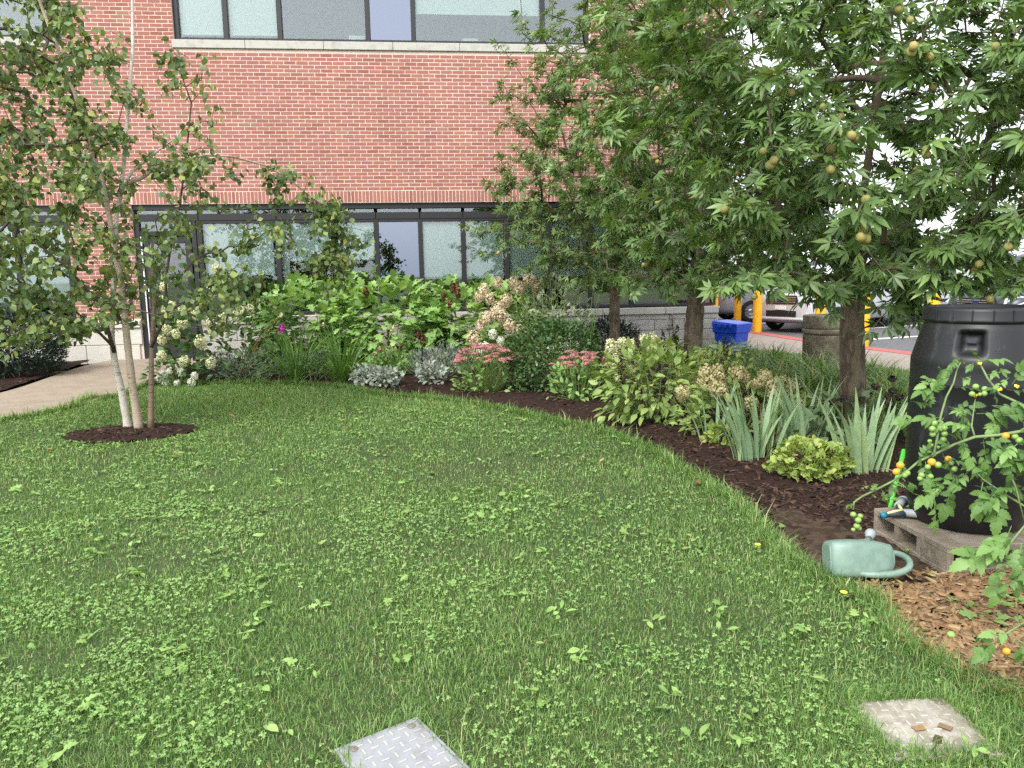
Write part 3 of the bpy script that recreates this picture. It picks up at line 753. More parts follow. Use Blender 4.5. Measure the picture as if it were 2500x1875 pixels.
# upper windows: stone sill pieces, frame, panes, roller blinds, room behind
for (a, b) in [(-4.16, -2.97), (-2.97, -1.67), (-1.67, -.5), (-.5, .65), (.65, 1.81), (1.81, 2.97), (-9.6, -8.3), (-8.3, -7.1), (-7.1, -6.02)]:
    s = MB(); s.bbox(a + .003, b - .003, -.035, .12, 5.335, 5.468, .006); s.build('sill', 'sill_stone', bld)
def window(nm, xs, z0, z1, kinds, rail=.06):
    """xs: centres of the mullions incl. both jambs; kinds: one letter per pane (m = mirrored, g = clear, w = spandrel)"""
    wo = thing_part(nm)
    hw = .042
    for i, x in enumerate(xs):
        f = MB(); f.bbox(x - hw, x + hw, .06, .17, z0, z1, .005); f.build('mullion', 'frame', wo)
    for a, b in zip(xs[:-1], xs[1:]):
        for za, zb in ((z0, z0 + rail), (z1 - rail, z1)):
            f = MB(); f.bbox(a + hw, b - hw, .064, .166, za, zb, .004); f.build('rail', 'frame', wo)
    for a, b, k in zip(xs[:-1], xs[1:], kinds):
        p = MB(); p.box(a + hw - .004, b - hw + .004, .108, .116, z0 + rail - .004, z1 - rail + .004)
        p.build('pane', {'m': 'mirror_glass'}.get(k, 'glass'), wo)
    return wo
def thing_part(nm):
    o = bpy.data.objects.new(nm, None); COL.objects.link(o); o.parent = bld; return o
def blind(wo, a, b, z0, z1, y=.19):
    s = MB(); s.box(a, b, y, y + .006, z0 + .02, z1); s.box(a, b, y - .008, y + .014, z0, z0 + .022); s.build('roller_blind', 'blind', wo)
uw = window('upper_window', [-4.09, -3.29, -2.4, -.92, -.14, 2.12, 2.9], 5.47, 7.25, 'gggmgg')
blind(uw, -4.04, -3.34, 5.60, 7.2); blind(uw, -3.24, -2.45, 5.60, 7.2); blind(uw, -.08, 2.07, 6.0, 7.2)
uw2 = window('upper_window', [-9.55, -8.4, -7.2, -6.09], 5.47, 7.25, 'ggg')
# ground-floor window band
LM = [-3.97, -2.65, -.92, -.14, .63, 1.42, 2.2, 2.98, 3.76, 4.54, 5.34]
hd = MB(); hd.bbox(-5.05, X1, .05, .2, 2.685, 2.778, .004); hd.build('window_head', 'frame', bld)
for a, b in zip([-5.02] + LM[:-1], LM):
    p = MB(); p.box(a + .03, b - .03, .11, .118, 2.62, 2.685); p.build('transom_pane', 'glass', bld)
    p = MB(); p.bbox(a + .004, b - .004, .055, .16, 2.50, 2.618, .004); p.build('spandrel', 'frame', bld)
lw_ = window('lower_window', LM, .84, 2.50, 'ggmggggggg', .05)
for a, b, z in [(-3.9, -2.75, 1.55), (-2.42, -.98, 1.79), (-.08, .58, 1.42), (.69, 1.36, 1.42), (1.48, 2.15, 1.42), (2.26, 2.92, 1.42), (3.04, 3.7, 1.42), (3.82, 4.48, 1.6), (4.6, 5.28, 1.42)]:
    blind(lw_, a, b, z, 2.46)
bar('blind_box', -2.6, -2.48, .19, .23, .9, 2.46, 'white_paint', lw_)
hd = MB(); hd.bbox(X0, -6.11, .05, .2, 2.685, 2.778, .004); hd.build('window_head', 'frame', bld)
p = MB(); p.bbox(X0, -6.11, .055, .16, 2.5, 2.618, .004); p.build('spandrel', 'frame', bld)
p = MB(); p.box(X0, -6.12, .11, .118, 2.62, 2.685); p.build('transom_pane', 'glass', bld)
lw2 = window('lower_window', [-9.55, -8.7, -7.85, -7.0, -6.155], .84, 2.5, 'gggg', .05)
for a, b in ((-9.5, -8.76), (-8.64, -7.91), (-7.79, -7.06), (-6.94, -6.21)): blind(lw2, a, b, 1.15, 2.46)
# rooms behind the glass
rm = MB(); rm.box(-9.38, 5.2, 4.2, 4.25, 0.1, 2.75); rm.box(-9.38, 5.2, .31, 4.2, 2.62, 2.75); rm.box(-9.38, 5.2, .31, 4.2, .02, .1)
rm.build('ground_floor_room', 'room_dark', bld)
rm = MB(); rm.box(-9.38, 5.2, 3.0, 3.05, 4.2, 7.4); rm.box(-9.38, 5.2, .31, 3.0, 7.2, 7.4); rm.box(-9.38, 5.2, .31, 3.0, 4.15, 4.25)
rm.build('upper_floor_room', 'room', bld)
# door bay
dr = MB(); dr.bbox(-5.05, -4.96, .05, .17, .1, 2.5, .004); dr.bbox(-4.1, -4.02, .05, .17, .1, 2.5, .004); dr.bbox(-4.96, -4.1, .055, .165, 2.25, 2.33, .004)
door = thing_part('door'); dr.build('door_frame', 'frame', door)
dl = MB(); dl.bbox(-4.93, -4.83, .08, .13, .13, 2.24, .004); dl.bbox(-4.23, -4.13, .08, .13, .13, 2.24, .004); dl.bbox(-4.83, -4.23, .08, .13, .13, .38, .004); dl.bbox(-4.83, -4.23, .08, .13, 2.12, 2.24, .004); dl.bbox(-4.83, -4.23, .082, .128, 1.02, 1.12, .004)
dl.build('door_leaf', 'frame', door)
for z0, z1 in ((.38, 1.02), (1.12, 2.12)):
    p = MB(); p.box(-4.83, -4.23, .10, .106, z0, z1); p.build('pane', 'glass', door)
p = MB(); p.box(-4.96, -4.1, .10, .106, 2.33, 2.5); p.build('transom_pane', 'glass', door)
bar('painted_edge_glint', -4.957, -4.935, .045, .07, .12, 2.24, 'white_paint', door)  # white strip painting in the light reflected along the door edge
bar('threshold', -5.05, -4.02, -.02, .17, .085, .115, 'white_paint', door)
h = MB(); h.tube([(-4.88, .08, 1.0), (-4.88, .03, 1.0), (-4.88, .03, 1.35), (-4.88, .08, 1.35)], .012, 8); h.build('handle', 'chrome', door, True)
sg = MB(); sg.bbox(-4.86, -4.70, .066, .078, 1.49, 1.73, .003); sgo = sg.build('notice', 'nozzle_dark', door)
c = MB(); c.lathe([(.055, 0), (.055, .003)], 20, M=Matrix.Translation((-4.78, .066, 1.63)) @ Matrix.Rotation(math.pi / 2, 4, 'X')); c.build('white_disc', 'white_paint', sgo)
c = MB(); c.lathe([(.058, 0), (.058, .006), (.042, .006), (.042, 0)], 20, M=Matrix.Translation((-4.78, .066, 1.63)) @ Matrix.Rotation(math.pi / 2, 4, 'X'), cap=False); c.build('red_ring', 'red_sign', sgo)
# base courses of split stone with a cap
def base_wall(xa, xb, z0, ztop, m, capm, L=.585, Hc=.198):
    n = 0; z = z0
    while z < ztop - .14:
        h_ = min(Hc, ztop - .13 - z); x = xa - (n % 2) * L / 2
        while x < xb:
            a, b = max(x, xa), min(x + L, xb)
            if b - a > .05:
                s = MB(); s.bbox(a + .004, b - .004, random.uniform(-.012, -.004), .12, z + .004, z + h_ - .004, .006); s.build('stone_block', m, bld)
            x += L
        z += h_; n += 1
    x = xa
    while x < xb - .05:
        s = MB(); e = min(x + 1.2, xb); s.bbox(x + .003, e - .003, -.045, .13, ztop - .126, ztop, .008); s.build('cap_stone', capm, bld); x += 1.2
    s = MB(); s.box(xa, xb, .03, .30, z0, ztop - .02); s.build('base_backing', 'mortar', bld)
base_wall(-4.02, X1, .0, .825, 'grey_stone', 'cap_stone')
base_wall(X0, -5.05, .05, .80, 'pale_stone', 'pale_stone', .9, .33)
# small things seen through the glass
ck = thing('wall_clock', 'round grey wall clock seen through the upper window', 'clock', tuple(at(1116, 63, YW + 2.96)))
c = MB(); c.lathe([(.17, 0), (.18, .01), (.18, .03), (.155, .035), (.155, .015)], 28, cap=False, M=Matrix.Rotation(math.pi / 2, 4, 'X')); c.build('rim', 'clock_rim', ck, True)
c = MB(); c.lathe([(.155, .0), (.155, .012)], 28, M=Matrix.Rotation(math.pi / 2, 4, 'X')); c.build('face', 'room', ck)
c = MB(); c.box(-.006, .006, -.02, -.014, 0, .11); c.box(0, .08, -.02, -.014, -.006, .006); c.build('hand', 'clock_rim', ck)
def sill_box(px, wd, hh, m, label, nm):
    p_ = at(px, 100, YW + .45); b = MB(); b.bbox(-wd / 2, wd / 2, 0, .2, 0, hh, .004); b.box(-wd / 2 - .01, wd / 2 + .01, -.012, .21, hh - .06, hh + .004)
    tag(b.build(nm, m, None, loc=(p_[0], p_[1], 5.5)), label, 'box')
sh = MB(); sh.box(-9.3, 5.1, YW + .42, YW + .9, 5.40, 5.498); tag(sh.build('window_shelf', 'room'), 'grey shelf running along the inside of the upper windows', 'shelf')
sill_box(1148, .26, .18, 'paper', 'cream box standing inside the upper window below the clock', 'cardboard_box')
sill_box(872, .26, .2, 'white_paint', 'white box standing inside the upper window pane without a blind', 'storage_box')
chair = thing('office_chair', 'dark office chair with pale back panel inside the lower window', 'chair', tuple(at(798, 740, YW + .9) * (1, 1, 0) + (0, 0, .1)))
c = MB(); c.bbox(-.24, .24, -.03, .03, .55, 1.12, .02); c.build('backrest', 'frame', chair)
c = MB(); c.add([(-.19, -.034, 1.0), (-.11, -.034, .86), (.11, -.034, .86), (.19, -.034, 1.0), (.19, -.034, 1.09), (-.19, -.034, 1.09)], [(0, 1, 2, 3, 4, 5)]); c.build('back_panel', 'white_paint', chair)
c = MB(); c.bbox(-.24, .24, -.02, .45, .44, .52, .02); c.build('seat', 'frame', chair)
c = MB(); c.tube([(0, .2, 0.02), (0, .2, .44)], .03, 8); c.build('leg', 'frame', chair)
# hose tap on the base wall
tp = thing('wall_tap', 'old metal water tap with stand pipe on the grey stone wall', 'tap', tuple(at(1641, 800, YW - .05)))
c = MB(); c.tube([(0, -.01, -.02), (0, -.01, .24), (0, .04, .26)], .014, 8); c.build('pipe', 'pipe_metal', tp, True)
c = MB(); c.tube([(.03, -.01, 0), (-.06, -.03, 0), (-.10, -.04, -.05)], [.018, .02, .014], 8); c.build('spout', 'pipe_metal', tp, True)
c = MB(); c.lathe([(.03, .0), (.034, .012), (.03, .02)], 10, (-.05, -.025, .035)); c.build('valve_wheel', 'pipe_metal', tp, True)

# ------------------------------------------------------------------ trees
def segs_of(N, PA, keep):
    i = np.nonzero(keep & (PA >= 0))[0]; return i, PA[i]

def limb_mesh(name, N, PA, r, sel, m, parent, n=6):
    i = np.nonzero(sel & (PA >= 0))[0]
    return frusta(name, N[PA[i]], N[i], r[PA[i]] if False else np.minimum(r[PA[i]], r[i] * 1.35), r[i], m, parent, n)

def trunk_tube(name, pts, rad, m, parent, seed=0, n=14, flare=1.35):
    rr = random.Random(seed); P = [Vector(p) for p in pts]; Q = []; RR = []
    for i in range(len(P) - 1):
        k = 6
        for j in range(k): Q.append(P[i].lerp(P[i + 1], j / k)); RR.append(rad[i] + (rad[i + 1] - rad[i]) * j / k)
    Q.append(P[-1]); RR.append(rad[-1])
    RR = [r * (1 + .05 * rr.uniform(-1, 1)) for r in RR]; RR[0] *= flare; RR[1] *= 1 + (flare - 1) * .4
    b = MB(); b.tube(Q, RR, n); return b.build(name, m, parent, True)

PALM = [palmate(5, 1, 70), palmate(5, 2, 78), palmate(7, 3, 95), palmate(5, 4, 64, .38), palmate(6, 5, 80)]
PALM_FAR = [palmate(5, 1, 70, .3, True), palmate(5, 2, 78, .3, True), palmate(7, 3, 95, .28, True), palmate(6, 5, 80, .3, True)]

def buckeye(label, base, trunk, rad, cen, R, ntips, per, lsize, m, seed, solo, fruits, fsize, extra=(), hole=None, zlow=1.2, front=0):
    r = np.random.default_rng(seed)
    t = thing('buckeye_tree', label, 'tree', tuple(base), 0, 'row of young buckeye trees along the bed')
    trunk_tube('trunk', trunk, rad, 'buckeye_bark', t, seed)
    cen = np.array(cen); R = np.array(R); tips = []
    while len(tips) < ntips:
        d = r.normal(size=3); d /= np.linalg.norm(d); u = r.uniform(.35, 1) ** .55
        if d[2] < 0: d[2] *= .85
        p = cen + d * R * u * (1 + .16 * math.sin(4 * d[0] + 3 * d[1] * 2 + 5 * d[2] + seed))
        if hole is not None and hole(p + np.array(base), r): continue
        if p[2] < zlow: continue
        tips.append(p)
    tips += [np.array(e) - np.array(base) for e in extra]
    for _ in range(front):
        a = r.uniform(0, math.pi); q = r.uniform(.35, .95); tips.append(cen + np.array([math.cos(a) * R[0] * .6, -math.sin(a) * R[1] * q, r.uniform(-.5, .9) * R[2] * .9]))
    top = np.array(trunk[-1]); stems = [[np.array(p) for p in trunk] + [np.array([cen[0], cen[1], cen[2] + R[2] * .55])]]
    N, PA, ST, rd, ends = grow(stems, tips, .0036, .17, .10, .46, r, trunk[-1][2] - .35)
    limb_mesh('branches', N, PA, np.minimum(rd, rad[-1] * .36), (~ST) | (N[:, 2] > trunk[-1][2] - .02), 'twig', t)
    P = []; D = []; NN = []; S = []
    for e in ends:
        tip = N[e]; od = tip - cen; od[2] *= .5; od /= np.linalg.norm(od) + 1e-6
        tw = tip - N[PA[e]]; tw /= np.linalg.norm(tw) + 1e-6
        k = max(3, int(r.normal(per, 1.2)))
        for j in range(k):
            a = r.uniform(0, 2 * math.pi); side = np.array([math.cos(a), math.sin(a), 0])
            d = od * .7 + side * .95 + np.array([0, 0, r.uniform(-.5, .5)]); d /= np.linalg.norm(d)
            s = lsize * r.uniform(.7, 1.15)
            back = r.uniform(0, .16)
            P.append(tip - tw * back + d * s * .62); D.append(d + np.array([0, 0, -.15])); S.append(s)
            NN.append(np.array([0, 0, .8]) + od * .6 + r.normal(size=3) * .4)
    P = np.array(P); B = basis(np.array(D), np.array(NN))
    emit(t, PALM, r.integers(0, len(PALM), len(P)), P, B, S, m, solo, coarse=PALM_FAR)
    # fruits hang singly or in pairs and threes below the twig ends
    fm = MB(); V = []
    fv = []; ff = []
    nr, ns = 6, 9
    for i in range(nr + 1):
        th = math.pi * i / nr
        for k in range(ns):
            a = 2 * math.pi * k / ns; q = 1 + .05 * math.sin(3 * a + i) + .03 * math.cos(5 * th)
            fv.append((math.sin(th) * math.cos(a) * q, math.sin(th) * math.sin(a) * q, -math.cos(th) * 1.08 * q))
    for i in range(nr):
        for k in range(ns): ff.append((i * ns + k, i * ns + (k + 1) % ns, (i + 1) * ns + (k + 1) % ns, (i + 1) * ns + k))
    fm.add(fv, ff, 0); fme = fm.mesh('fruit', 'fruit', True)
    # the ones that show lie on the camera side of the crown
    wd = N[ends] + np.array(base); tocam = CAMP - (cen + np.array(base)); tocam /= np.linalg.norm(tocam)
    score = ((N[ends] - cen) / R) @ (tocam / 1.0) + r.normal(size=len(ends)) * .25
    for e in np.array(ends)[np.argsort(-score)[:fruits]]:
        for j in range(r.choice([1, 1, 2, 2, 3])):
            o = link('fruit', fme, t); s = fsize * r.uniform(.8, 1.12)
            o.location = N[e] + tocam * r.uniform(.0, .10) + np.array([r.normal() * fsize * 1.5, r.normal() * fsize, -.05 - j * fsize * 1.2 + r.normal() * .02])
            o.scale = (s, s, s); o.rotation_euler = (r.uniform(0, .6), r.uniform(0, .6), r.uniform(0, 6))
    return t

def gap_right(p, r):
    # the outer side over the road is thin, sky shows through
    return (p[0] > 4.2 and p[2] > 2.0 and r.random() < .08)
tA = (2.83, 11.52, .04); tB = (3.17, 8.94, .05); tC = (3.44, 5.8, .05)
exA = [at(1135, 545, 10.6), at(1165, 560, 10.6), at(1200, 555, 10.7), at(1235, 570, 10.6), at(1180, 620, 10.6), at(1215, 600, 10.7), at(1250, 545, 10.9), at(1270, 590, 10.8)]
buckeye('buckeye tree farthest back, its thin trunk rising behind the dark bush by the wall', tA, [(0, 0, 0), (.0, .02, .9), (.01, .03, 1.5), (.03, .02, 2.0)], [.085, .08, .075, .065],
        (0, 0, 3.15), (1.95, 1.6, 2.75), 1000, 8, .108, 'buckeye_far', 21, 0, 42, .028, exA)
buckeye('buckeye tree in the middle of the row, trunk in front of the grey stone wall', tB, [(0, 0, 0), (.0, 0, .6), (.03, 0, 1.1), (.06, .02, 1.7)], [.125, .115, .105, .085],
        (.1, -.1, 3.0), (1.65, 1.5, 2.5), 850, 8, .118, 'buckeye_leaf', 22, 60, 28, .026, zlow=1.2)
buckeye('nearest buckeye tree, grey trunk beside the round concrete bin and the barrel', tC, [(0, 0, 0), (-.03, 0, .5), (-.06, 0, 1.0), (-.05, .02, 1.6)], [.115, .1, .096, .08],
        (.1, -.15, 2.75), (2.1, 1.8, 2.15), 980, 8, .122, 'buckeye_leaf', 23, 220, 42, .026,
        [at(x, y, Y) for x, y, Y in ((2290, 640, 4.6), (2360, 660, 4.5), (2430, 650, 4.5), (2480, 620, 4.4), (2210, 700, 4.9), (2160, 740, 5.0), (2130, 800, 5.0), (2240, 760, 5.1), (1800, 690, 4.9), (1760, 700, 5.0), (1840, 670, 4.9), (1970, 735, 5.1), (2010, 745, 5.2), (1940, 665, 5.0), (2150, 690, 5.0), (2190, 740, 5.0), (2230, 790, 5.2), (2200, 660, 4.8), (1990, 715, 5.1), (2020, 700, 4.9), (2330, 560, 4.4), (2450, 700, 4.5), (2400, 700, 4.6), (2500, 690, 4.4), (2340, 690, 4.6), (2260, 690, 4.7), (2520, 640, 4.4), (2300, 600, 4.5), (2440, 600, 4.4), (2380, 630, 4.5), (2480, 570, 4.3), (2400, 580, 4.4), (2470, 540, 4.3))], gap_right, 1.32, 110)

# birch with several stems; outline points are (X, Z) metres in the plane of the trunk
YB = 7.8
bt = thing('birch_tree', 'white barked birch with three stems in a round bed of mulch', 'tree', (-2.95, 7.72, 0.02))
BO = np.array((-2.95, 7.72, .02))
def pl_(x, z, dy):
    k = (YB + dy) / YB; return np.array((x * k, YB + dy, max(.0, EYE + (z - EYE) * k)))
def bp(l, dy0=0.0, dy1=0.0):
    n = len(l); return [pl_(x, z, dy0 + (dy1 - dy0) * i / (n - 1)) - BO for i, (x, z) in enumerate(l)]
S_mid = bp([(-2.94, 0), (-2.97, .53), (-2.98, 1.04), (-2.98, 1.47), (-3.01, 1.69), (-3.04, 2.14), (-3.08, 2.46), (-3.16, 2.82), (-3.24, 3.2), (-3.32, 3.51), (-3.42, 3.85), (-3.6, 4.5), (-3.75, 5.1)], -.12, -.4)
S_back = bp([(-3.04, 0), (-3.07, .38), (-3.11, .67), (-3.12, .92), (-3.09, 1.2), (-3.02, 1.69), (-2.97, 2.14), (-2.92, 2.29), (-2.84, 2.72), (-2.76, 3.23), (-2.69, 3.65), (-2.66, 4.07), (-2.6, 4.7)], 0, .3)
S_right = bp([(-2.83, 0), (-2.76, .77), (-2.69, 1.31), (-2.69, 1.49), (-2.66, 1.9)], -.1, -.05)
S_rbr = bp([(-2.755, .84), (-2.58, 1.18), (-2.57, 1.49), (-2.49, 1.84), (-2.38, 2.21), (-2.32, 2.5), (-2.25, 2.87), (-2.2, 3.16), (-2.28, 3.44), (-2.4, 3.62)], -.1, -.35)
S_arch = bp([(-2.9, 2.40), (-2.72, 2.46), (-2.49, 2.6), (-2.1, 2.68), (-1.84, 2.66), (-1.52, 2.57), (-1.3, 2.42), (-1.09, 2.24)], .12, .6)
S_w = bp([(-2.93, 2.30), (-2.8, 2.52), (-2.54, 2.72), (-2.36, 2.84), (-2.21, 3.04)], .12, .2)
S_l1 = bp([(-3.11, .80), (-3.15, 1.04), (-3.19, 1.26), (-3.32, 1.44), (-3.48, 1.64), (-3.69, 1.84), (-3.89, 2.0)], 0, -.45)
S_l2 = bp([(-2.98, 1.08), (-3.24, 1.35), (-3.4, 1.49), (-3.58, 1.63), (-3.78, 1.74), (-4.05, 1.84)], -.15, .2)
S_l3 = bp([(-3.10, .84), (-3.31, 1.09), (-3.54, 1.31), (-3.82, 1.35), (-4.1, 1.37)], 0, -.1)
trunk_tube('stem', S_mid, [.041, .036, .031, .027, .025, .023, .022, .02, .018, .016, .014, .011, .007], 'birch_tan', bt, 1, 12, 1.15)['label'] = 'tan middle stem of the birch'
trunk_tube('stem', S_back, [.041, .036, .031, .026, .023, .022, .02, .019, .018, .016, .014, .011, .008], 'birch_white', bt, 2, 12, 1.15)['label'] = 'white left stem of the birch'
trunk_tube('stem', S_right, [.028, .023, .02, .018, .011], 'birch_brown', bt, 3, 10, 1.2)['label'] = 'thin brown right stem of the birch'
for s_, r0, mm in ((S_rbr, .016, 'birch_twig'), (S_arch, .02, 'birch_tan'), (S_w, .018, 'birch_white'), (S_l1, .022, 'birch_twig'), (S_l2, .016, 'birch_twig'), (S_l3, .016, 'birch_twig')):
    b = MB(); b.tube(s_, [r0 * (1 - .75 * i / (len(s_) - 1)) for i in range(len(s_))], 8); b.build('limb', mm, bt, True)
rb = np.random.default_rng(5)
CROWN = [(-4.9, 4.4), (-3.3, 4.6), (-3.0, 4.0), (-2.72, 3.55), (-2.55, 3.2), (-2.35, 2.85), (-2.1, 2.55), (-2.05, 1.7), (-1.9, 1.2), (-2.3, 1.1), (-2.77, 1.15), (-3.0, 1.05), (-3.5, .98), (-3.95, .85), (-4.1, .72), (-4.6, 1.0), (-4.9, 2)]
tips = []
while len(tips) < 1000:
    x, z = rb.uniform(-4.9, -1.9), rb.uniform(.6, 4.6)
    if not in_poly([(x, z)], CROWN)[0]: continue
    if x > -2.75 and rb.random() < .45: continue
    if z > 2.7 and x > -2.85 and rb.random() < .6: continue
    dpt = .85 * math.sqrt(max(.05, 1 - ((z - 2.2) / 2.6) ** 2))
    tips.append(pl_(x, z, -.1 + rb.uniform(-dpt, dpt)) - BO)
for (x, z, k, sx, sz, yb) in [(-1.0, 2.05, 20, .12, .1, .6), (-.92, 1.8, 26, .13, .13, .6), (-1.0, 1.6, 18, .12, .12, .6), (-1.3, 2.3, 16, .2, .1, .45), (-1.75, 2.45, 14, .25, .14, .3), (-1.6, 2.0, 9, .3, .14, -.2), (-1.5, 1.85, 6, .25, .08, -.3),
                            (-2.25, 3.2, 8, .12, .25, -.3), (-2.35, 3.55, 5, .08, .1, -.3), (-2.2, 2.7, 9, .2, .2, -.25), (-1.85, 1.35, 9, .25, .18, -.2), (-2.1, 1.6, 12, .25, .2, -.2)]:
    for _ in range(k): tips.append(pl_(x + rb.normal() * sx, z + rb.normal() * sz, yb + rb.normal() * .12) - BO)
N, PA, ST, rd, ends = grow([S_mid, S_back, S_right, S_rbr, S_arch, S_w, S_l1, S_l2, S_l3], tips, .0026, .13, .16, .45, rb)
limb_mesh('twigs', N, PA, np.minimum(rd, .016), ~ST, 'birch_twig', bt, 5)
OV = [oval(.74, .62, 4, .12, .12, .18), oval(.66, .66, 4, .25, .3, .18), oval(.8, .6, 4, .05, .0, .16)]
P = []; D = []; NN = []; S = []
for e in ends:
    j = e; chain = []
    for _ in range(3):
        chain.append(j); j = PA[j]
        if j < 0 or ST[j]: break
    for _ in range(int(rb.integers(8, 15))):
        c = N[chain[int(rb.integers(0, len(chain)))]] + rb.normal(size=3) * .035
        d = np.array([rb.normal() * .55, rb.normal() * .55, rb.uniform(-1.15, .1)])
        P.append(c); D.append(d); S.append(rb.uniform(.052, .088)); NN.append(np.array([rb.normal() * .7, rb.normal() * .7 - .3, .5]))
emit(bt, OV, rb.integers(0, 3, len(P)), np.array(P), basis(np.array(D), np.array(NN)), S, 'birch_leaf', 200)
print('birch leaves', len(P))
# catkins
b = MB()
for e in rb.choice(ends, 120): 
    p = N[e]; b.tube([p, p + np.array([rb.normal() * .006, rb.normal() * .006, -.025]), p + np.array([rb.normal() * .01, rb.normal() * .01, -.055])], [.0015, .005, .003], 5)
o = b.build('catkins', 'hyssop_leaf', bt); o['kind'] = 'stuff'

# ------------------------------------------------------------------ garden plants
def bush(name, label, cat, base, R, n, tps, size, m, k=0, up=.35, out_=.8, shell=.55, nup=.7, jit=.4, stems=9, stem_m='green_stem', seed=0, group=None, zmin=.03, skirt=0.0):
    """rounded plant: leaves spread through a dome of half-widths R[0], R[1] and height R[2]"""
    r = np.random.default_rng(seed + 100); t = thing(name, label, cat, tuple(base), 0, group)
    P = []
    while len(P) < n:
        d = r.normal(size=3); d /= np.linalg.norm(d); u = shell + (1 - shell) * r.random() ** .6
        u *= 1 + .18 * math.sin(5 * d[0] + seed) * math.cos(4 * d[1] + 3 * d[2])
        p = np.array([d[0] * R[0] * u, d[1] * R[1] * u, R[2] * (.5 + .5 * d[2] * u)])
        if d[2] < 0: hh = np.hypot(d[0], d[1]) + 1e-6; p[:2] = np.array([d[0] / hh * R[0], d[1] / hh * R[1]]) * u * (1 - .3 * d[2] ** 2)
        if skirt and r.random() < skirt:
            a = r.uniform(0, 2 * math.pi); q = r.uniform(.8, 1.08); p = np.array([math.cos(a) * R[0] * q, math.sin(a) * R[1] * q, R[2] * r.uniform(.06, .62)])
        if p[2] < zmin: continue
        P.append(p)
    P = np.array(P); c = np.array([0, 0, R[2] * .4]); od = P - c; od /= np.linalg.norm(od, axis=1, keepdims=True)
    D = od * out_ + np.array([0, 0, up]) + r.normal(size=P.shape) * jit; NN = np.array([0, 0, nup]) + od * (1 - nup) * .9 + r.normal(size=P.shape) * .25
    S = r.uniform(size[0], size[1], len(P))
    emit(t, tps, r.integers(0, len(tps), len(P)), P, basis(D, NN), S, m, k)
    if stems:
        ii = r.choice(len(P), min(stems, len(P)), replace=False); b = MB()
        for i in ii:
            q = P[i]; a = np.array([q[0] * .12, q[1] * .12, 0]); mid = np.array([q[0] * .5, q[1] * .5, q[2] * .6])
            b.tube([a, mid, q], [.006, .005, .003], 5, False)
        b.build('stems', stem_m, t)
    return t, P, r

def heads(t, pts, tps, size, m, nm='flower_head', r=RNG, tilt=.4, stem=None, upv=None):
    ms = [np_mesh(nm, *tp, np.random.default_rng(i).random(len(tp[1]) + len(tp[2])), [MATS[m]]) for i, tp in enumerate(tps)]
    for i, p in enumerate(pts):
        o = link(nm, ms[i % len(ms)], t, tuple(p)); s = r.uniform(*size); o.scale = (s, s, s)
        o.rotation_euler = (r.uniform(-tilt, tilt), r.uniform(-tilt, tilt), r.uniform(0, 6))
    if stem:
        b = MB()
        for p in pts: b.tube([(p[0] * .3, p[1] * .3, 0), (p[0] * .8, p[1] * .8, p[2] * .6), tuple(p)], [.005, .004, .003], 5, False)
        b.build('flower_stems', stem, t)

PAN = [floret_ball(190, .5, .5, .62, .095, i) for i in range(3)]
CLU = [floret_ball(130, .5, .5, .2, .065, 10 + i, True) for i in range(3)]
LOB = [lobed(i, .15 + .12 * i) for i in range(4)]
OVA = [oval(.5, .75, 5, .2, .25, .08), oval(.46, .8, 5, .3, .4, .08), oval(.55, .72, 5, .1, .15, .08)]
NAR = [oval(.2, .9, 3, .2, .1), oval(.16, 1.0, 3, .3, .3)]
ROUND = [oval(.75, .85, 4, .15, .1, .1), oval(.65, .9, 4, .25, .25, .1)]
CUT = [lobed(11, .3), lobed(12, .1)]

# white hydrangea by the path
t, P, r = bush('white_hydrangea', 'tall hydrangea with white ball flowers beside the concrete path', 'shrub', (-2.95, 11.75, .03), (.95, .6, 1.5), 900, OVA, (.11, .17), 'hydrangea_leaf', 50, stem_m='red_stem', seed=1, skirt=.4)
fp = [at(x, y, Y) for x, y, Y in [(398, 735, 11.3), (420, 745, 11.25), (445, 760, 11.2), (405, 760, 11.2), (478, 770, 11.15), (490, 835, 11.1), (430, 815, 11.1), (445, 790, 11.15), (408, 805, 11.15), (395, 830, 11.2), (520, 810, 11.15), (545, 780, 11.2), (575, 772, 11.25), (593, 762, 11.3), (610, 755, 11.35), (508, 785, 11.15), (450, 882, 11.05), (515, 885, 11.05), (395, 870, 11.1), (530, 660, 11.7), (545, 698, 11.6), (522, 705, 11.6), (400, 700, 11.4)]]
heads(t, [p - np.array(t.location) for p in fp], PAN, (.11, .17), 'cream_flower', r=r)
t, P, r = bush('small_white_hydrangea', 'low hydrangea with small white flowers at the lawn corner by the path', 'shrub', (-3.62, 11.2, .02), (.42, .3, .38), 170, OVA, (.08, .12), 'hydrangea_leaf', 0, seed=2)
fp = [at(x, y, Y) for x, y, Y in [(388, 925, 11.0), (405, 935, 10.98), (442, 908, 10.95), (475, 918, 10.9), (468, 934, 10.88), (415, 905, 11.0), (400, 915, 11.0), (432, 936, 10.9)]]
heads(t, [p - np.array(t.location) for p in fp], PAN, (.08, .12), 'white_flower', r=r)
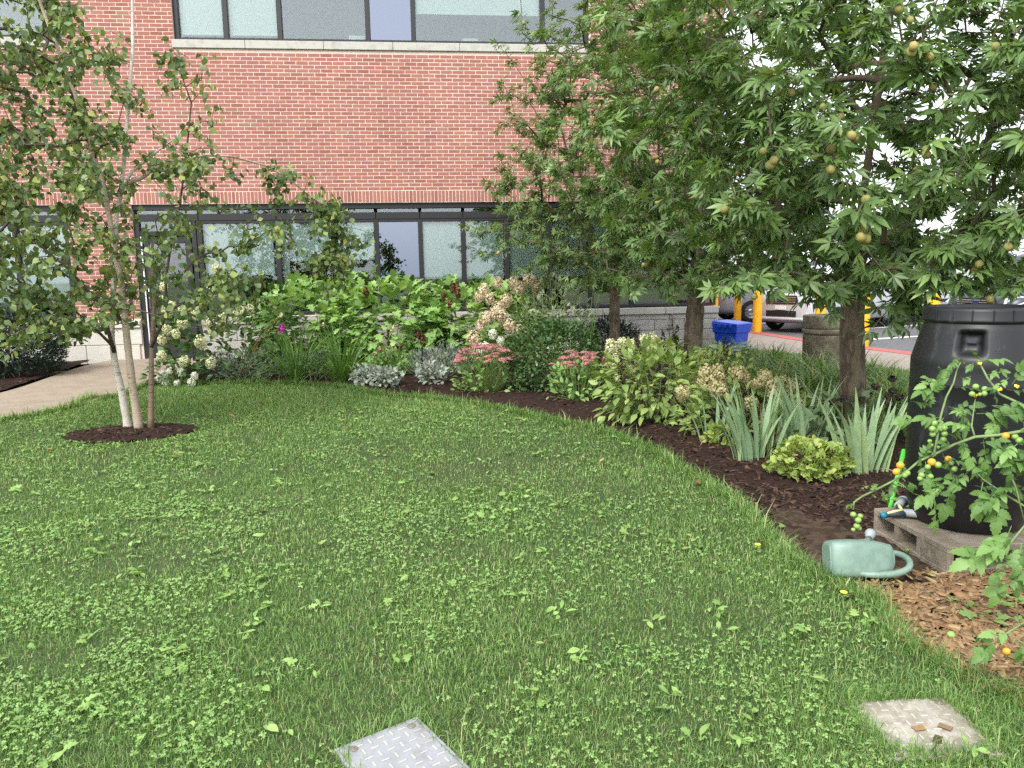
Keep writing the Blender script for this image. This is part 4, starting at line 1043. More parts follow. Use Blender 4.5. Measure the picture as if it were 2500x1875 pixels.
# oakleaf hydrangeas under the windows
for i, (lab, b_, R, n, sd) in enumerate([('leftmost oakleaf hydrangea, darker lobed leaves below the blind', (-1.95, 12.7, .04), (.9, .6, 1.4), 800, 31), ('middle oakleaf hydrangea, bright lobed leaves in front of the bluish pane', (-.72, 12.5, .04), (1.0, .65, 1.46), 980, 32), ('right oakleaf hydrangea next to the tan flowering hydrangea', (.75, 12.3, .04), (.95, .65, 1.36), 900, 33)]):
    t, P, r = bush('oakleaf_hydrangea', lab, 'shrub', b_, R, n, LOB, (.14, .21), 'oakleaf', 85, .05, .9, .6, .75, .35, 12, 'red_stem', sd, 'oakleaf hydrangeas under the windows', skirt=.42)
    fl = {0: [(636, 690)], 1: [(893, 712), (560, 0)], 2: [(1105, 700), (1118, 712), (1083, 725), (1098, 742), (1022, 815), (1030, 828)]}[i]
    fp = [at(x, y, b_[1] - .5) - np.array(b_) for x, y in fl if y > 0]
    heads(t, fp, [floret_ball(60, .3, .3, .75, .14, 40)], (.11, .15), 'brown_flower', 'dry_panicle', r)
# tan panicle hydrangea and pale shrub behind the spirea
t, P, r = bush('tan_hydrangea', 'hydrangea with tan and cream flower heads behind the green spirea', 'shrub', (1.35, 11.6, .04), (.7, .55, 1.25), 380, OVA, (.09, .14), 'hyssop_leaf', 30, seed=5, skirt=.35)
fp = [at(x, y, Y) for x, y, Y in [(1215, 690, 11.3), (1182, 710, 11.25), (1170, 725, 11.2), (1195, 728, 11.2), (1235, 735, 11.15), (1255, 690, 11.3), (1290, 685, 11.3), (1215, 755, 11.1), (1188, 775, 11.05), (1172, 795, 11.05), (1205, 770, 11.05), (1245, 795, 11.0), (1270, 808, 11.0), (1155, 825, 11.0), (1163, 832, 11.0), (1225, 770, 11.05), (1270, 705, 11.2), (1310, 700, 11.3)]]
heads(t, [p - np.array(t.location) for p in fp], PAN, (.13, .19), 'tan_flower', r=r)
fp = [at(x, y, Y) for x, y, Y in [(1203, 816, 10.6), (1222, 833, 10.6), (1185, 845, 10.65), (1172, 852, 10.7), (1200, 850, 10.6)]]
heads(t, [p - np.array(t.location) for p in fp], PAN, (.10, .14), 'white_flower', 'white_flower_head', r)
bush('pale_variegated_shrub', 'shrub with whitish green leaves under the buckeye branches', 'shrub', (1.85, 11.3, .04), (.55, .45, 1.42), 420, OVA, (.08, .13), 'pale_leaf', 20, seed=6)
# green spirea with upright wispy shoots
t, P, r = bush('green_spirea', 'dense small leaved green shrub with upright wispy shoots between the pink sedums', 'shrub', (1.52, 9.25, .04), (.62, .45, .9), 4200, ROUND, (.035, .06), 'spirea_leaf', 0, .2, .8, .6, .55, .4, 14, seed=7)
b = MB(); P2 = []; D2 = []
for k in range(26):
    x, y = r.uniform(-.55, .6), r.uniform(-.3, .3); h = r.uniform(.95, 1.42); lean = r.normal(size=2) * .06
    b.tube([(x * .3, y * .3, 0), (x * .8, y * .8, .6), (x + lean[0], y + lean[1], h)], [.004, .004, .0018], 5, False)
    for z in np.linspace(.62, h, 26):
        q = (z - .6) / (h - .6); P2.append((x * .8 + (x * .2 + lean[0]) * q, y * .8 + (y * .2 + lean[1]) * q, z)); a = r.uniform(0, 6.3); D2.append((math.cos(a), math.sin(a), .45))
b.build('shoots', 'green_stem', t)
emit(t, ROUND, r.integers(0, 2, len(P2)), np.array(P2), basis(np.array(D2, float), np.tile([0, 0, 1.], (len(P2), 1)) + r.normal(size=(len(P2), 3)) * .3), r.uniform(.025, .045, len(P2)), 'spirea_leaf', 0, rest='shoot_leaves')
# grey low plants
bush('grey_artemisia', 'low feathery grey green plant in front of the white hydrangea', 'plant', (-2.72, 11.2, .03), (.62, .26, .46), 1300, NAR, (.04, .08), 'grey_leaf', 0, .5, .7, .4, .3, .5, 10, seed=8)
bush('grey_artemisia', 'feathery grey green plant between the two clumps of strap leaves', 'plant', (-1.65, 11.0, .03), (.5, .24, .42), 900, NAR, (.04, .08), 'grey_leaf', 0, .5, .7, .4, .3, .5, 10, seed=9)
bush('lavender', 'bushy grey lavender behind the dusty miller', 'plant', (.12, 10.75, .03), (.5, .35, .46), 1300, NAR, (.05, .09), 'lavender_leaf', 0, .9, .6, .4, .2, .4, 12, seed=10)
for i, (lab, b_, s_) in enumerate([('left silver dusty miller at the bed edge beneath the strap leaves', (-.92, 10.4, .03), .17), ('silver dusty miller right of its neighbour, nearest the lawn edge', (-.62, 10.02, .03), .19), ('pale silver dusty miller alone in front of the lavender', (-.02, 10.05, .03), .22)]):
    bush('dusty_miller', lab, 'plant', b_, (s_, s_, s_ * 1.5), 240, CUT, (.045, .075), 'silver_leaf', 0, .4, .9, .3, .6, .4, 4, seed=20 + i, group='silver dusty miller plants')
# strap leaved clumps with a magenta flower
def blades(t, n, length, width, m, seed, spread=.8, bend=.5, baseR=.08, solo=True, segs=6, lo=.6, nm='blade', flat_dir=None, cupm=.0):
    """upright blades from one crown; each blade a mesh of its own when solo"""
    r = np.random.default_rng(seed); acc = MB()
    for i in range(n):
        a = r.uniform(0, 2 * math.pi) if flat_dir is None else flat_dir + r.choice([0, math.pi]) + r.normal() * .35
        L = length * r.uniform(lo, 1.1); w_ = width * r.uniform(.75, 1.15); ln = spread * r.random() ** .8; bd = bend * r.uniform(.3, 1.2)
        p = Vector((math.cos(a) * baseR * r.random(), math.sin(a) * baseR * r.random(), 0)); V = []; ang = ln * .5
        fa = a + math.pi / 2 + r.normal() * .5; side = Vector((math.cos(fa), math.sin(fa), 0))
        for k in range(segs + 1):
            q = k / segs; wk = w_ * (.55 + 1.2 * q * (1 - q) + .1) * (1 - q ** 4) / .95 if k < segs else .0006
            V += [p - side * wk / 2, p + side * wk / 2]
            d = Vector((math.cos(a) * math.sin(ang), math.sin(a) * math.sin(ang), math.cos(ang)))
            p = p + d * (L / segs); ang += (ln * .5 + bd * q) / segs * 2
        Fs = [(2 * k, 2 * k + 1, 2 * k + 3, 2 * k + 2) for k in range(segs)]
        if solo: b = MB(); b.add(V, Fs, r.random()); b.build(nm, m, t, True)
        else: acc.add(V, Fs, r.random())
    if not solo: o = acc.build(nm, m, t, True); o['kind'] = 'stuff'
for lab, b_, sd in (('strap leaved clump with a magenta gladiolus flower', (-1.93, 10.98, .03), 41), ('strap leaved clump right of the magenta flower', (-1.28, 10.75, .03), 42)):
    t = thing('strap_leaf_clump', lab, 'plant', b_, 0, 'clumps of upright strap leaves'); blades(t, 95, .95, .022, 'strap_leaf', sd, 1.6, .4, .12, True, 5)
    if sd == 41:
        heads(t, [at(690, 798, 10.85) - np.array(b_), at(687, 806, 10.85) - np.array(b_)], [floret_ball(30, .5, .4, .6, .25, 60)], (.07, .08), 'magenta_flower', 'flower', stem='green_stem')
    else:
        for x, y in ((960, 800), (965, 790), (770, 790), (775, 775)):
            pass
        heads(t, [at(x, y, 10.7) - np.array(b_) for x, y in ((962, 800), (955, 812), (790, 795), (773, 770))], [floret_ball(24, .25, .25, .6, .2, 61)], (.06, .08), 'tan_flower', 'seed_head', stem='green_stem')
# sedums
def sedum(lab, b_, R, nf, seed, fy, m='pink_flower', fs=(.07, .11)):
    t, P, r = bush('sedum', lab, 'plant', b_, (R[0], R[1], R[2] * .8), 260, OVA, (.06, .09), 'sedum_leaf', 0, .45, .8, .4, .5, .35, 22, seed=seed, group='stonecrop plants in the bed')
    fp = []
    for i in range(nf):
        a = r.uniform(0, 6.3); q = math.sqrt(r.random()); fp.append(np.array((math.cos(a) * q * R[0], math.sin(a) * q * R[1], R[2] * (1 - .32 * q * q) + r.normal() * .02)))
    heads(t, fp, CLU, fs, m, r=r, tilt=.25, stem='green_stem')
sedum('small sedum with few pink heads behind the dusty miller', (-.58, 11.0, .03), (.28, .22, .52), 11, 51, 0, fs=(.05, .08))
sedum('broad pink flowering sedum left of the green spirea', (.66, 9.25, .03), (.46, .32, .6), 64, 52, 0, fs=(.08, .13))
sedum('pink flowering sedum right of the green spirea', (1.66, 8.45, .03), (.38, .28, .58), 38, 53, 0, fs=(.08, .13))
# small dark bush at the wall
bush('dark_yew', 'small dark evergreen bush against the grey stone wall', 'shrub', (3.0, 12.6, .03), (.5, .4, .68), 3600, NAR, (.06, .10), 'yew_leaf', 0, .3, .8, .5, .3, .5, 6, 'twig', 61)
# big yews left of the path
for lab, b_, R, sd in (('dark evergreen yew at the far left behind the birch leaves', (-7.45, 11.9, .05), (1.05, .7, 1.15), 62), ('dark evergreen yew beside the concrete path and pale stone wall', (-6.38, 12.3, .08), (.82, .6, 1.0), 63)):
    bush('dark_yew', lab, 'shrub', b_, R, 7500, NAR, (.07, .12), 'yew_leaf', 0, .3, .8, .55, .3, .5, 8, 'twig', sd)
# cream hydrangea behind the hyssop
t, P, r = bush('cream_hydrangea', 'hydrangea with cream flower heads rising behind the leafy hyssop', 'shrub', (2.32, 8.35, .03), (.5, .36, .7), 360, OVA, (.08, .12), 'hyssop_leaf', 0, seed=64)
fp = [at(x, y, 8.2) - np.array(t.location) for x, y in ((1492, 845), (1518, 838), (1505, 865), (1545, 840), (1572, 832), (1592, 828), (1585, 850), (1610, 850), (1625, 845), (1498, 880), (1530, 870), (1540, 900), (1510, 915), (1560, 880))]
heads(t, fp, PAN, (.10, .14), 'cream_flower', r=r)
# leafy hyssop with dark spikes
t, P, r = bush('leafy_hyssop', 'leafy yellow green plant with dark brown seed spikes beside the bed edge', 'plant', (2.15, 7.12, .03), (.58, .44, .78), 640, OVA, (.085, .14), 'hyssop_leaf', 80, -.05, .9, .45, .75, .3, 16, seed=65)
SPK = [join([floret_ball(70, .16, .16, .9, .09, 70 + i)]) for i in range(2)]
fp = [at(x, y, Y) - np.array(t.location) for x, y, Y in ((1470, 850, 7.1), (1560, 850, 7.0), (1515, 895, 6.95), (1645, 830, 7.0), (1652, 822, 7.1), (1620, 830, 7.1), (1675, 870, 7.0), (1772, 850, 7.1), (1622, 930, 6.8), (1520, 920, 6.85), (1765, 905, 7.0), (1555, 835, 7.2))]
heads(t, fp, SPK, (.11, .16), 'dark_seed', 'seed_spike', r, .2, 'green_stem')
bush('golden_shrub', 'golden green small leaved shrub behind the hyssop', 'shrub', (3.0, 7.9, .03), (.4, .35, .66), 700, OVA, (.04, .07), 'gold_leaf', 0, .3, .8, .5, .5, .4, 10, seed=66)
# low hydrangea with tan flowers
t, P, r = bush('low_hydrangea', 'low hydrangea with greenish tan flower heads behind the blue green irises', 'shrub', (2.68, 6.35, .03), (.58, .4, .5), 430, OVA, (.07, .11), 'hyssop_leaf', 0, seed=67)
fp = []
for i in range(44):
    a = r.uniform(0, 6.3); q = math.sqrt(r.random()); fp.append(np.array((math.cos(a) * q * .56, math.sin(a) * q * .38, .55 * (1 - .35 * q * q) + r.normal() * .03)))
heads(t, fp, PAN, (.09, .13), 'lime_tan_flower', r=r)
# bearded irises
for lab, b_, n, L, sd in (('small iris clump with blue green blades at the left end', (2.36, 6.05, .03), 9, .5, 71), ('large iris clump with broad blue green blades at the bed front', (2.44, 5.42, .03), 46, .6, 72), ('iris clump behind the yellow green mound', (2.88, 5.55, .03), 46, .66, 73), ('iris clump with arching blades beside the black barrel', (3.04, 4.98, .03), 30, .62, 74), ('iris clump behind the large front iris', (2.68, 5.85, .03), 16, .56, 75)):
    t = thing('iris_clump', lab, 'plant', b_, 0, 'bearded irises in the bed'); blades(t, n, L, .044, 'iris_leaf', sd, .5, .16, .17, True, 6, .55, flat_dir=.1)
    blades(t, 3, L * .75, .02, 'dry_leaf', sd + 50, 2.2, .6, .1, True, 5, .6, 'dry_blade')
GER = [rosette_leaf()]
for lab, b_, R, n, sd in (('round mound of yellow green cut leaves in front of the irises', (2.62, 4.95, .03), (.27, .22, .28), 460, 81), ('small yellow green leafy mound left of the large iris', (2.42, 5.98, .03), (.17, .15, .2), 170, 82)):
    bush('cranesbill', lab, 'plant', b_, R, n, GER, (.042, .066), 'cranesbill', 60 if sd == 81 else 0, .2, .7, .75, .45, .3, 6, seed=sd)
# coneflowers with dark seed heads
t, P, r = bush('coneflower', 'fading coneflowers with black seed heads left of the barrel', 'plant', (3.22, 5.55, .03), (.36, .25, .5), 190, OVA, (.08, .13), 'cone_leaf', 0, -.1, .8, .3, .6, .4, 16, seed=83)
CON = [floret_ball(60, .5, .5, .45, .16, 90)]
fp = [at(x, y, Y) - np.array(t.location) for x, y, Y in ((2035, 980, 5.3), (2056, 973, 5.4), (2092, 980, 5.3), (2138, 945, 5.3), (2178, 925, 5.4), (2180, 955, 5.35), (2195, 970, 5.3), (2170, 968, 5.3), (2172, 985, 5.25), (2142, 992, 5.3), (2177, 1005, 5.2), (2172, 1000, 5.25))]
heads(t, fp, CON, (.055, .07), 'dark_seed', 'seed_head', r, .3, 'green_stem')
# daylily foliage on the far side of the bed
r = np.random.default_rng(9); acc = MB(); lil = bpy.data.objects.new('x', None)
DL = [(3.6, 6.6), (3.55, 7.6), (3.4, 9.0), (3.4, 10.6), (4.6, 11.6), (5.2, 10.2), (5.4, 8.6), (5.2, 6.2), (4.6, 5.2), (4.0, 5.4)]
nb = 0
while nb < 150:
    x, y = r.uniform(3.3, 5.5), r.uniform(5.1, 11.7)
    if not in_poly([(x, y)], DL)[0]: continue
    nb += 1; fa0 = r.uniform(0, 6.3)
    for i in range(20):
        a = r.uniform(0, 2 * math.pi); L = r.uniform(.35, .62); w_ = r.uniform(.012, .02); ang = r.uniform(.05, .4); bd = r.uniform(.8, 1.9)
        p = Vector((x + r.normal() * .05, y + r.normal() * .05, .03)); fa = a + math.pi / 2; side = Vector((math.cos(fa), math.sin(fa), 0)); V = []
        for k in range(6):
            q = k / 5; wk = w_ * (1 - q ** 3) + .0008; V += [p - side * wk / 2, p + side * wk / 2]
            p = p + Vector((math.cos(a) * math.sin(ang), math.sin(a) * math.sin(ang), math.cos(ang))) * (L / 5); ang += bd / 5
        acc.add(V, [(2 * k, 2 * k + 1, 2 * k + 3, 2 * k + 2) for k in range(5)], r.random())
bpy.data.objects.remove(lil)
struct(acc.build('daylily_foliage', 'daylily', None, True), 'stuff', 'mass of arching green daylily leaves around the concrete bin')
t = thing('hosta', 'broad leaved green plant behind the hyssop near the blue bin', 'plant', (3.95, 9.8, .03)); r = np.random.default_rng(3)
HP = []; HD = []
for i in range(16):
    a = r.uniform(0, 6.3); HP.append((math.cos(a) * .12, math.sin(a) * .12, .25 + r.random() * .2)); HD.append((math.cos(a), math.sin(a), .35))
emit(t, ROUND, r.integers(0, 2, 16), np.array(HP), basis(np.array(HD), np.tile([0, 0, 1.], (16, 1))), r.uniform(.2, .3, 16), 'strap_leaf', 16)

# ------------------------------------------------------------------ barrel on concrete blocks
def sph(b, c, r, n=10, sq=1.0):
    prof = [(max(1e-4, r * math.sin(math.pi * i / 8)), -r * sq * math.cos(math.pi * i / 8)) for i in range(9)]
    b.lathe(prof, n, c, cap=False)
BC = (2.80, 3.62)
bar_ = thing('rain_barrel', 'black plastic drum with screw lid standing on concrete blocks', 'barrel', (BC[0], BC[1], .158))
n = 96
prof = [(.235, .0), (.255, .012), (.275, .06), (.292, .16), (.300, .28), (.304, .42), (.305, .60), (.303, .745), (.306, .752), (.303, .760), (.304, .84), (.303, .870), (.296, .895), (.284, .94), (.268, 1.0), (.256, 1.04), (.246, 1.058), (.242, 1.075)]
V = []; Fs = []
HA, HZ = math.atan2(-BC[1], -BC[0]) - .10, .965                 # hand recess faces the camera
def recess(a, z):
    da = (a - HA + math.pi) % (2 * math.pi) - math.pi
    u = max(abs(da) / .19, abs(z - HZ) / .052)
    return -.055 * max(0, min(1, (1.15 - u) / .28)) if u < 1.15 else 0
pp = []
for (r0, z0), (r1, z1) in zip(prof[:-1], prof[1:]):
    k = max(1, int((z1 - z0) / .012)) if z0 > .86 else 1
    for i in range(k): pp.append((r0 + (r1 - r0) * i / k, z0 + (z1 - z0) * i / k))
pp.append(prof[-1])
n = 120
for rr, z in pp:
    for k in range(n):
        a = 2 * math.pi * k / n; q = rr + recess(a, z); V.append((q * math.cos(a), q * math.sin(a), z))
for i in range(len(pp) - 1):
    for k in range(n): Fs.append((i * n + k, i * n + (k + 1) % n, (i + 1) * n + (k + 1) % n, (i + 1) * n + k))
Fs.append(tuple(range(n))[::-1])
b = MB(); b.add(V, Fs, 0); b.build('body', 'black_plastic', bar_, True)
b = MB(); b.lathe([(.250, 1.058), (.258, 1.066), (.259, 1.075), (.256, 1.08), (.256, 1.118), (.252, 1.13), (.240, 1.137), (.228, 1.135), (.222, 1.12), (.20, 1.112), (.0005, 1.112)], 64, cap=False)
lid = b.build('lid', 'black_plastic', bar_, True)
for k in range(18):
    a = 2 * math.pi * k / 18 + .1; c_, s_ = math.cos(a), math.sin(a); b = MB()
    M_ = Matrix.Rotation(a, 4, 'Z'); b.bbox(.254, .2605, -.0035, .0035, 1.072, 1.126, .0015, M=M_); b.build('grip_rib', 'black_plastic', lid)
b = MB(); M_ = Matrix.Rotation(HA, 4, 'Z'); b.bbox(.235, .247, -.022, .022, .962, .982, .003, M=M_); b.build('hand_grip', 'nozzle_dark', bar_)
def shoulder(a, z):
    rr = float(np.interp(z, [p[1] for p in prof], [p[0] for p in prof])); return Vector((rr * math.cos(a) * 1.004, rr * math.sin(a) * 1.004, z))
for da in (.36, .42):                                            # moulded this-way-up arrows
    a = HA + da; b = MB()
    b.tube([shoulder(a, .935), shoulder(a, 1.015)], .0012, 5)
    b.tube([shoulder(a - .02, 1.0), shoulder(a, 1.018), shoulder(a + .02, 1.0)], .0014, 5)
    b.tube([shoulder(a - .02, .932), shoulder(a, .944), shoulder(a + .02, .932)], .0014, 5)
    b.build('moulded_arrow', 'nozzle_dark', bar_)
b = MB(); b.tube([shoulder(HA + .33 + .012 * i, .924) for i in range(12)], .0013, 5); b.build('moulded_line', 'nozzle_dark', bar_)
b = MB(); b.tube([shoulder(HA - .33 + .06 * math.cos(q) * .9, .97 + .017 * math.sin(q)) for q in np.linspace(0, 6.28, 20)], .0014, 5); b.build('moulded_ring', 'nozzle_dark', bar_)

def block(label, x0, y0, lx, ly, z0, h, holes):
    """hollow block lying with its cells open sideways; holes: 'x' seen on the -X face, 'y' on the -Y face"""
    t = thing('concrete_block', label, 'concrete block', (x0, y0, z0), 0, 'concrete blocks under the barrel'); b = MB()
    w_, wb = .03, .038
    if holes == 'x':   # cells run along X
        b.bbox(0, lx, 0, ly, 0, .034, .004); b.bbox(0, lx, 0, ly, h - .034, h, .004)
        for y in (0, ly / 2 - wb / 2, ly - wb): b.box(.003, lx - .003, y + .002, y + wb - .002, .033, h - .033)
    else:
        b.bbox(0, lx, 0, ly, 0, .034, .004); b.bbox(0, lx, 0, ly, h - .034, h, .004)
        for x in (0, lx / 2 - wb / 2, lx - wb): b.box(x + .002, x + wb - .002, .003, ly - .003, .033, h - .033)
    b.build('shell', 'cinder', t); return t
block('front concrete block with its open cell facing the wood chips', 2.445, 3.262, .40, .205, .003, .152, 'y')
block('left concrete block showing two holes, with hose nozzles on top', 2.45, 3.472, .20, .42, .003, .152, 'x')
block('rear concrete block hidden under the barrel', 2.66, 3.48, .42, .40, .003, .15, 'x')
block('concrete block under the right side of the barrel', 2.855, 3.27, .40, .2, .003, .15, 'y')

# ------------------------------------------------------------------ watering can lying on its side
can = thing('watering_can', 'sage green plastic watering can lying on its side on bare soil', 'watering can', (1.88, 3.35, .012), R_(-13))
ST_ = [(x * 1.2, a, b, c, d) for x, a, b, c, d in [(0.0, .075, .072, .0, .088), (.006, .088, .084, .0, .088), (.05, .096, .09, 0, .09), (.10, .098, .092, .0, .092), (.17, .092, .086, .0, .094), (.215, .084, .078, .002, .095), (.24, .07, .062, .003, .095), (.247, .045, .04, .003, .095)]]
def ring_(hw, hh, cy, cz, k=20, e=.36):
    o = []
    for i in range(k):
        a = 2 * math.pi * i / k + .39; c_, s_ = math.cos(a), math.sin(a)
        u_, v_ = hw * math.copysign(abs(c_) ** e, c_), hh * math.copysign(abs(s_) ** e, s_); ro = -.3
        o.append((cy + u_ * math.cos(ro) - v_ * math.sin(ro), cz + (u_ * math.sin(ro) + v_ * math.cos(ro)) * 1.0))
    return o
V = []; Fs = []; k = 20
for (x, hw, hh, cy, cz) in ST_: V += [(x, y, z) for y, z in ring_(hw, hh, cy, cz)]
for i in range(len(ST_) - 1):
    for j in range(k): Fs.append((i * k + j, (i + 1) * k + j, (i + 1) * k + (j + 1) % k, i * k + (j + 1) % k))
Fs += [tuple(range(k)), tuple(range((len(ST_) - 1) * k, len(ST_) * k))[::-1]]
b = MB(); b.add(V, Fs, 0); body = smooth_mod(b.build('body', 'can_green', can, True))
b = MB(); V = [(x, y, z) for x in (-.003, .0025) for y, z in ring_(.07, .066, 0, .088)]
b.add(V, [tuple(range(20)), tuple(range(20, 40))[::-1]] + [(j, (j + 1) % 20, 20 + (j + 1) % 20, 20 + j) for j in range(20)], 0); b.build('base', 'can_green', can)
b = MB(); q = [(x, -hw * .97, .055) for x, hw, hh, cy, cz in ST_[1:-1]]; b.tube(q, .002, 6); b.build('seam', 'can_dirty', can, True)
pts = [(.10, -.085, .055), (.16, -.112, .052), (.24, -.122, .06), (.32, -.112, .072), (.365, -.07, .09), (.37, -.015, .105), (.345, .03, .11), (.30, .045, .11), (.26, .045, .105)]
b = MB(); b.tube(pts, [.012, .017, .017, .017, .017, .017, .017, .016, .012], 10); smooth_mod(b.build('handle', 'can_green', can, True))
b = MB(); b.lathe([(.062, 0), (.068, .004), (.068, .016), (.058, .018), (.05, .004)], 28, cap=False, M=Matrix.Translation((.276, .003, .095)) @ Matrix.Rotation(math.pi / 2, 4, 'Y')); b.build('mouth', 'can_green', can, True)
b = MB(); b.tube([(.16, .07, .07), (.21, .16, .07), (.26, .25, .08), (.295, .30, .09)], [.03, .022, .017, .015], 10); b.build('spout', 'can_green', can, True)
b = MB(); b.tube([(.295, .30, .09), (.312, .335, .10), (.318, .347, .103)], [.016, .029, .027], 14); b.build('rose', 'nozzle_grey', can, True)
for i in range(6):                                              # moulded ribs on the flank
    q = [(.075 + .012 * i, -.03 + .012 * i, 0), (.15 + .006 * i, -.02 + .011 * i, 0), (.2, -.055 + .018 * i, 0)]
    q = [(x * 1.15, y, .168 + .3 * y * .9 - (.006 if x > .19 else 0)) for x, y, _ in q]
    b = MB(); b.tube(q, .0016, 5); b.build('rib', 'can_green', can, True)

# ------------------------------------------------------------------ hose nozzles and hoses
def nozzle(label, loc, rz, tilt=0.0):
    t = thing('hose_nozzle', label, 'hose nozzle', loc, rz, 'garden hose nozzles'); t.rotation_euler.x = tilt
    b = MB(); b.tube([(0, 0, .03), (.05, 0, .032), (.085, 0, .034)], [.02, .022, .026], 14); b.build('barrel', 'nozzle_grey', t, True)
    b = MB(); b.tube([(.085, 0, .034), (.10, 0, .035), (.112, 0, .035)], [.028, .031, .029], 16); b.build('head', 'nozzle_grey', t, True)
    b = MB(); b.tube([(.075, 0, .034), (.088, 0, .034)], [.0285, .0285], 16); b.build('band', 'nozzle_dark', t, True)
    b = MB(); b.tube([(.02, 0, .03), (-.03, -.02, .024), (-.08, -.045, .018)], [.017, .018, .014], 10); b.build('grip', 'nozzle_dark', t, True)
    b = MB(); b.tube([(.0, -.004, .045), (-.04, -.026, .038), (-.075, -.05, .03)], [.006, .009, .006], 8); b.build('trigger', 'nozzle_yellow', t, True)
    b = MB(); b.tube([(-.08, -.045, .018), (-.105, -.058, .015)], [.017, .016], 10); b.build('coupling', 'nozzle_teal', t, True)
    return t
nozzle('grey hose nozzle with teal coupling lying on the left concrete block', (2.50, 3.70, .157), R_(-35))
nozzle('second grey hose nozzle leaning against the barrel base', (2.53, 3.80, .16), R_(40))
nz = nozzle('grey and teal hose nozzle beside the front concrete block', (2.76, 3.02, .10), R_(200))
b = MB(); q = [at(2207, 1098, 4.05), at(2195, 1150, 4.0), at(2183, 1195, 3.95), at(2176, 1225, 3.92), at(2174, 1240, 3.93)]
tag(b.tube([tuple(p) for p in q] + [(2.58, 4.0, .06), (2.7, 4.1, .03), (2.95, 4.3, .03)], .0125, 10).build('green_hose', 'hose_green', None, True), 'bright green garden hose hanging down beside the barrel', 'hose')
b = MB(); q = [(2.66, 3.06, .11), (2.61, 3.03, .06)] + [tuple(ground_at(x, y, .022)) for x, y in ((2412, 1440), (2404, 1470), (2420, 1495), (2450, 1515), (2500, 1545), (2570, 1580))]
tag(b.tube(q, .009, 8).build('brown_hose', 'hose_brown', None, True), 'thin brown hose running over the wood chips', 'hose')

# ------------------------------------------------------------------ valve box covers in the lawn
def cover(label, A, u, v, L, Wd, m, z=.022):
    """rectangular lid with corner A, edges along u (length L) and v (width Wd)"""
    u = Vector((*u, 0)).normalized(); v = Vector((*v, 0)).normalized(); v = (v - u * v.dot(u)).normalized()
    t = thing('valve_box_cover', label, 'utility cover', (A[0], A[1], 0), 0, 'irrigation valve box covers in the lawn')
    M_ = Matrix.Identity(4)
    for i in range(3): M_[i][0], M_[i][1] = u[i], v[i]
    if M_.to_3x3().determinant() < 0: M_[2][2] = 1
    b = MB(); b.bbox(0, L, 0, Wd, -.02, z, .006, M=M_); b.build('lid', m, t)
    b = MB(); b.bbox(-.012, L + .012, -.012, 0, -.02, z - .004, .003, M=M_); b.bbox(-.012, L + .012, Wd, Wd + .012, -.02, z - .004, .003, M=M_)
    b.bbox(-.012, 0, 0.0, Wd, -.02, z - .004, .003, M=M_); b.bbox(L, L + .012, 0.0, Wd, -.02, z - .004, .003, M=M_); b.build('rim', m, t)
    b = MB(); i = 0; sp = .038
    x = .03
    while x < L - .02:
        y = .03; j = 0
        while y < Wd - .02:
            if (i + j) % 2: b.box(x - .013, x + .013, y - .0025, y + .0025, z - .001, z + .0025, M=M_)
            else: b.box(x - .0025, x + .0025, y - .013, y + .013, z - .001, z + .0025, M=M_)
            y += sp; j += 1
        x += sp; i += 1
    o = b.build('tread_bars', 'sill_stone', t); o['kind'] = 'stuff'
    for x in (.035, L - .035):
        for y in (.035, Wd - .035):
            c_ = M_ @ Vector((x, y, z)); b = MB(); b.lathe([(.013, .001), (.013, .004), (.009, .003), (.004, .002), (.004, .005), (.0005, .005)], 14, tuple(c_), cap=False); b.build('bolt', 'bolt', t, True)
CVL = ((-0.095, 2.392), (-.24, -.135), (.13, -.25), .275, .42)
CVR = ((1.385, 2.31), (.3, -.02), (.02, -.29), .35, .30)
cover('grey white utility cover at the bottom edge of the lawn', *CVL, 'cover_grey')
cover('stained cream utility cover half overgrown near the wood chips', *CVR, 'cover_plastic', .012)
for x, y, lab in ((2243, 1778, 'leftmost wood chip lying on the cream utility cover'), (2290, 1805, 'wood chip nearest the viewer on the cream utility cover'), (2308, 1775, 'rightmost wood chip lying on the cream utility cover')):
    p = ground_at(x, y, .017); b = MB(); b.bbox(-.012, .012, -.02, .02, 0, .004, .001); tag(b.build('wood_chip', 'wood_chip', None, loc=(p[0], p[1], .0165), rotz=random.uniform(0, 3)), lab, 'wood chip', 'chips on the cream cover')

# ------------------------------------------------------------------ bin, concrete bin, bollards
bn = thing('recycling_bin', 'blue plastic recycling bin with hinged lid at the corner of the wall', 'bin', (5.43, 13.28, 0.0), R_(38))
def taper(b, w0, d0, z0, w1, d1, z1, M=None):
    V = [(-w0, -d0, z0), (w0, -d0, z0), (w0, d0, z0), (-w0, d0, z0), (-w1, -d1, z1), (w1, -d1, z1), (w1, d1, z1), (-w1, d1, z1)]
    b.add(V, [(3, 2, 1, 0), (4, 5, 6, 7), (0, 1, 5, 4), (1, 2, 6, 5), (2, 3, 7, 6), (3, 0, 4, 7)])
b = MB(); taper(b, .20, .19, .0, .235, .225, .40); o = b.build('body', 'bin_blue', bn); md = o.modifiers.new('Bevel', 'BEVEL'); md.width = .02; md.segments = 3
b = MB(); taper(b, .25, .24, .37, .265, .255, .52); o = b.build('collar', 'bin_blue', bn); md = o.modifiers.new('Bevel', 'BEVEL'); md.width = .015; md.segments = 3
b = MB(); V = [(-.275, -.265, .515), (.275, -.265, .515), (.275, .265, .525), (-.275, .265, .525), (-.265, -.255, .545), (.265, -.255, .545), (.25, .25, .585), (-.25, .25, .585)]
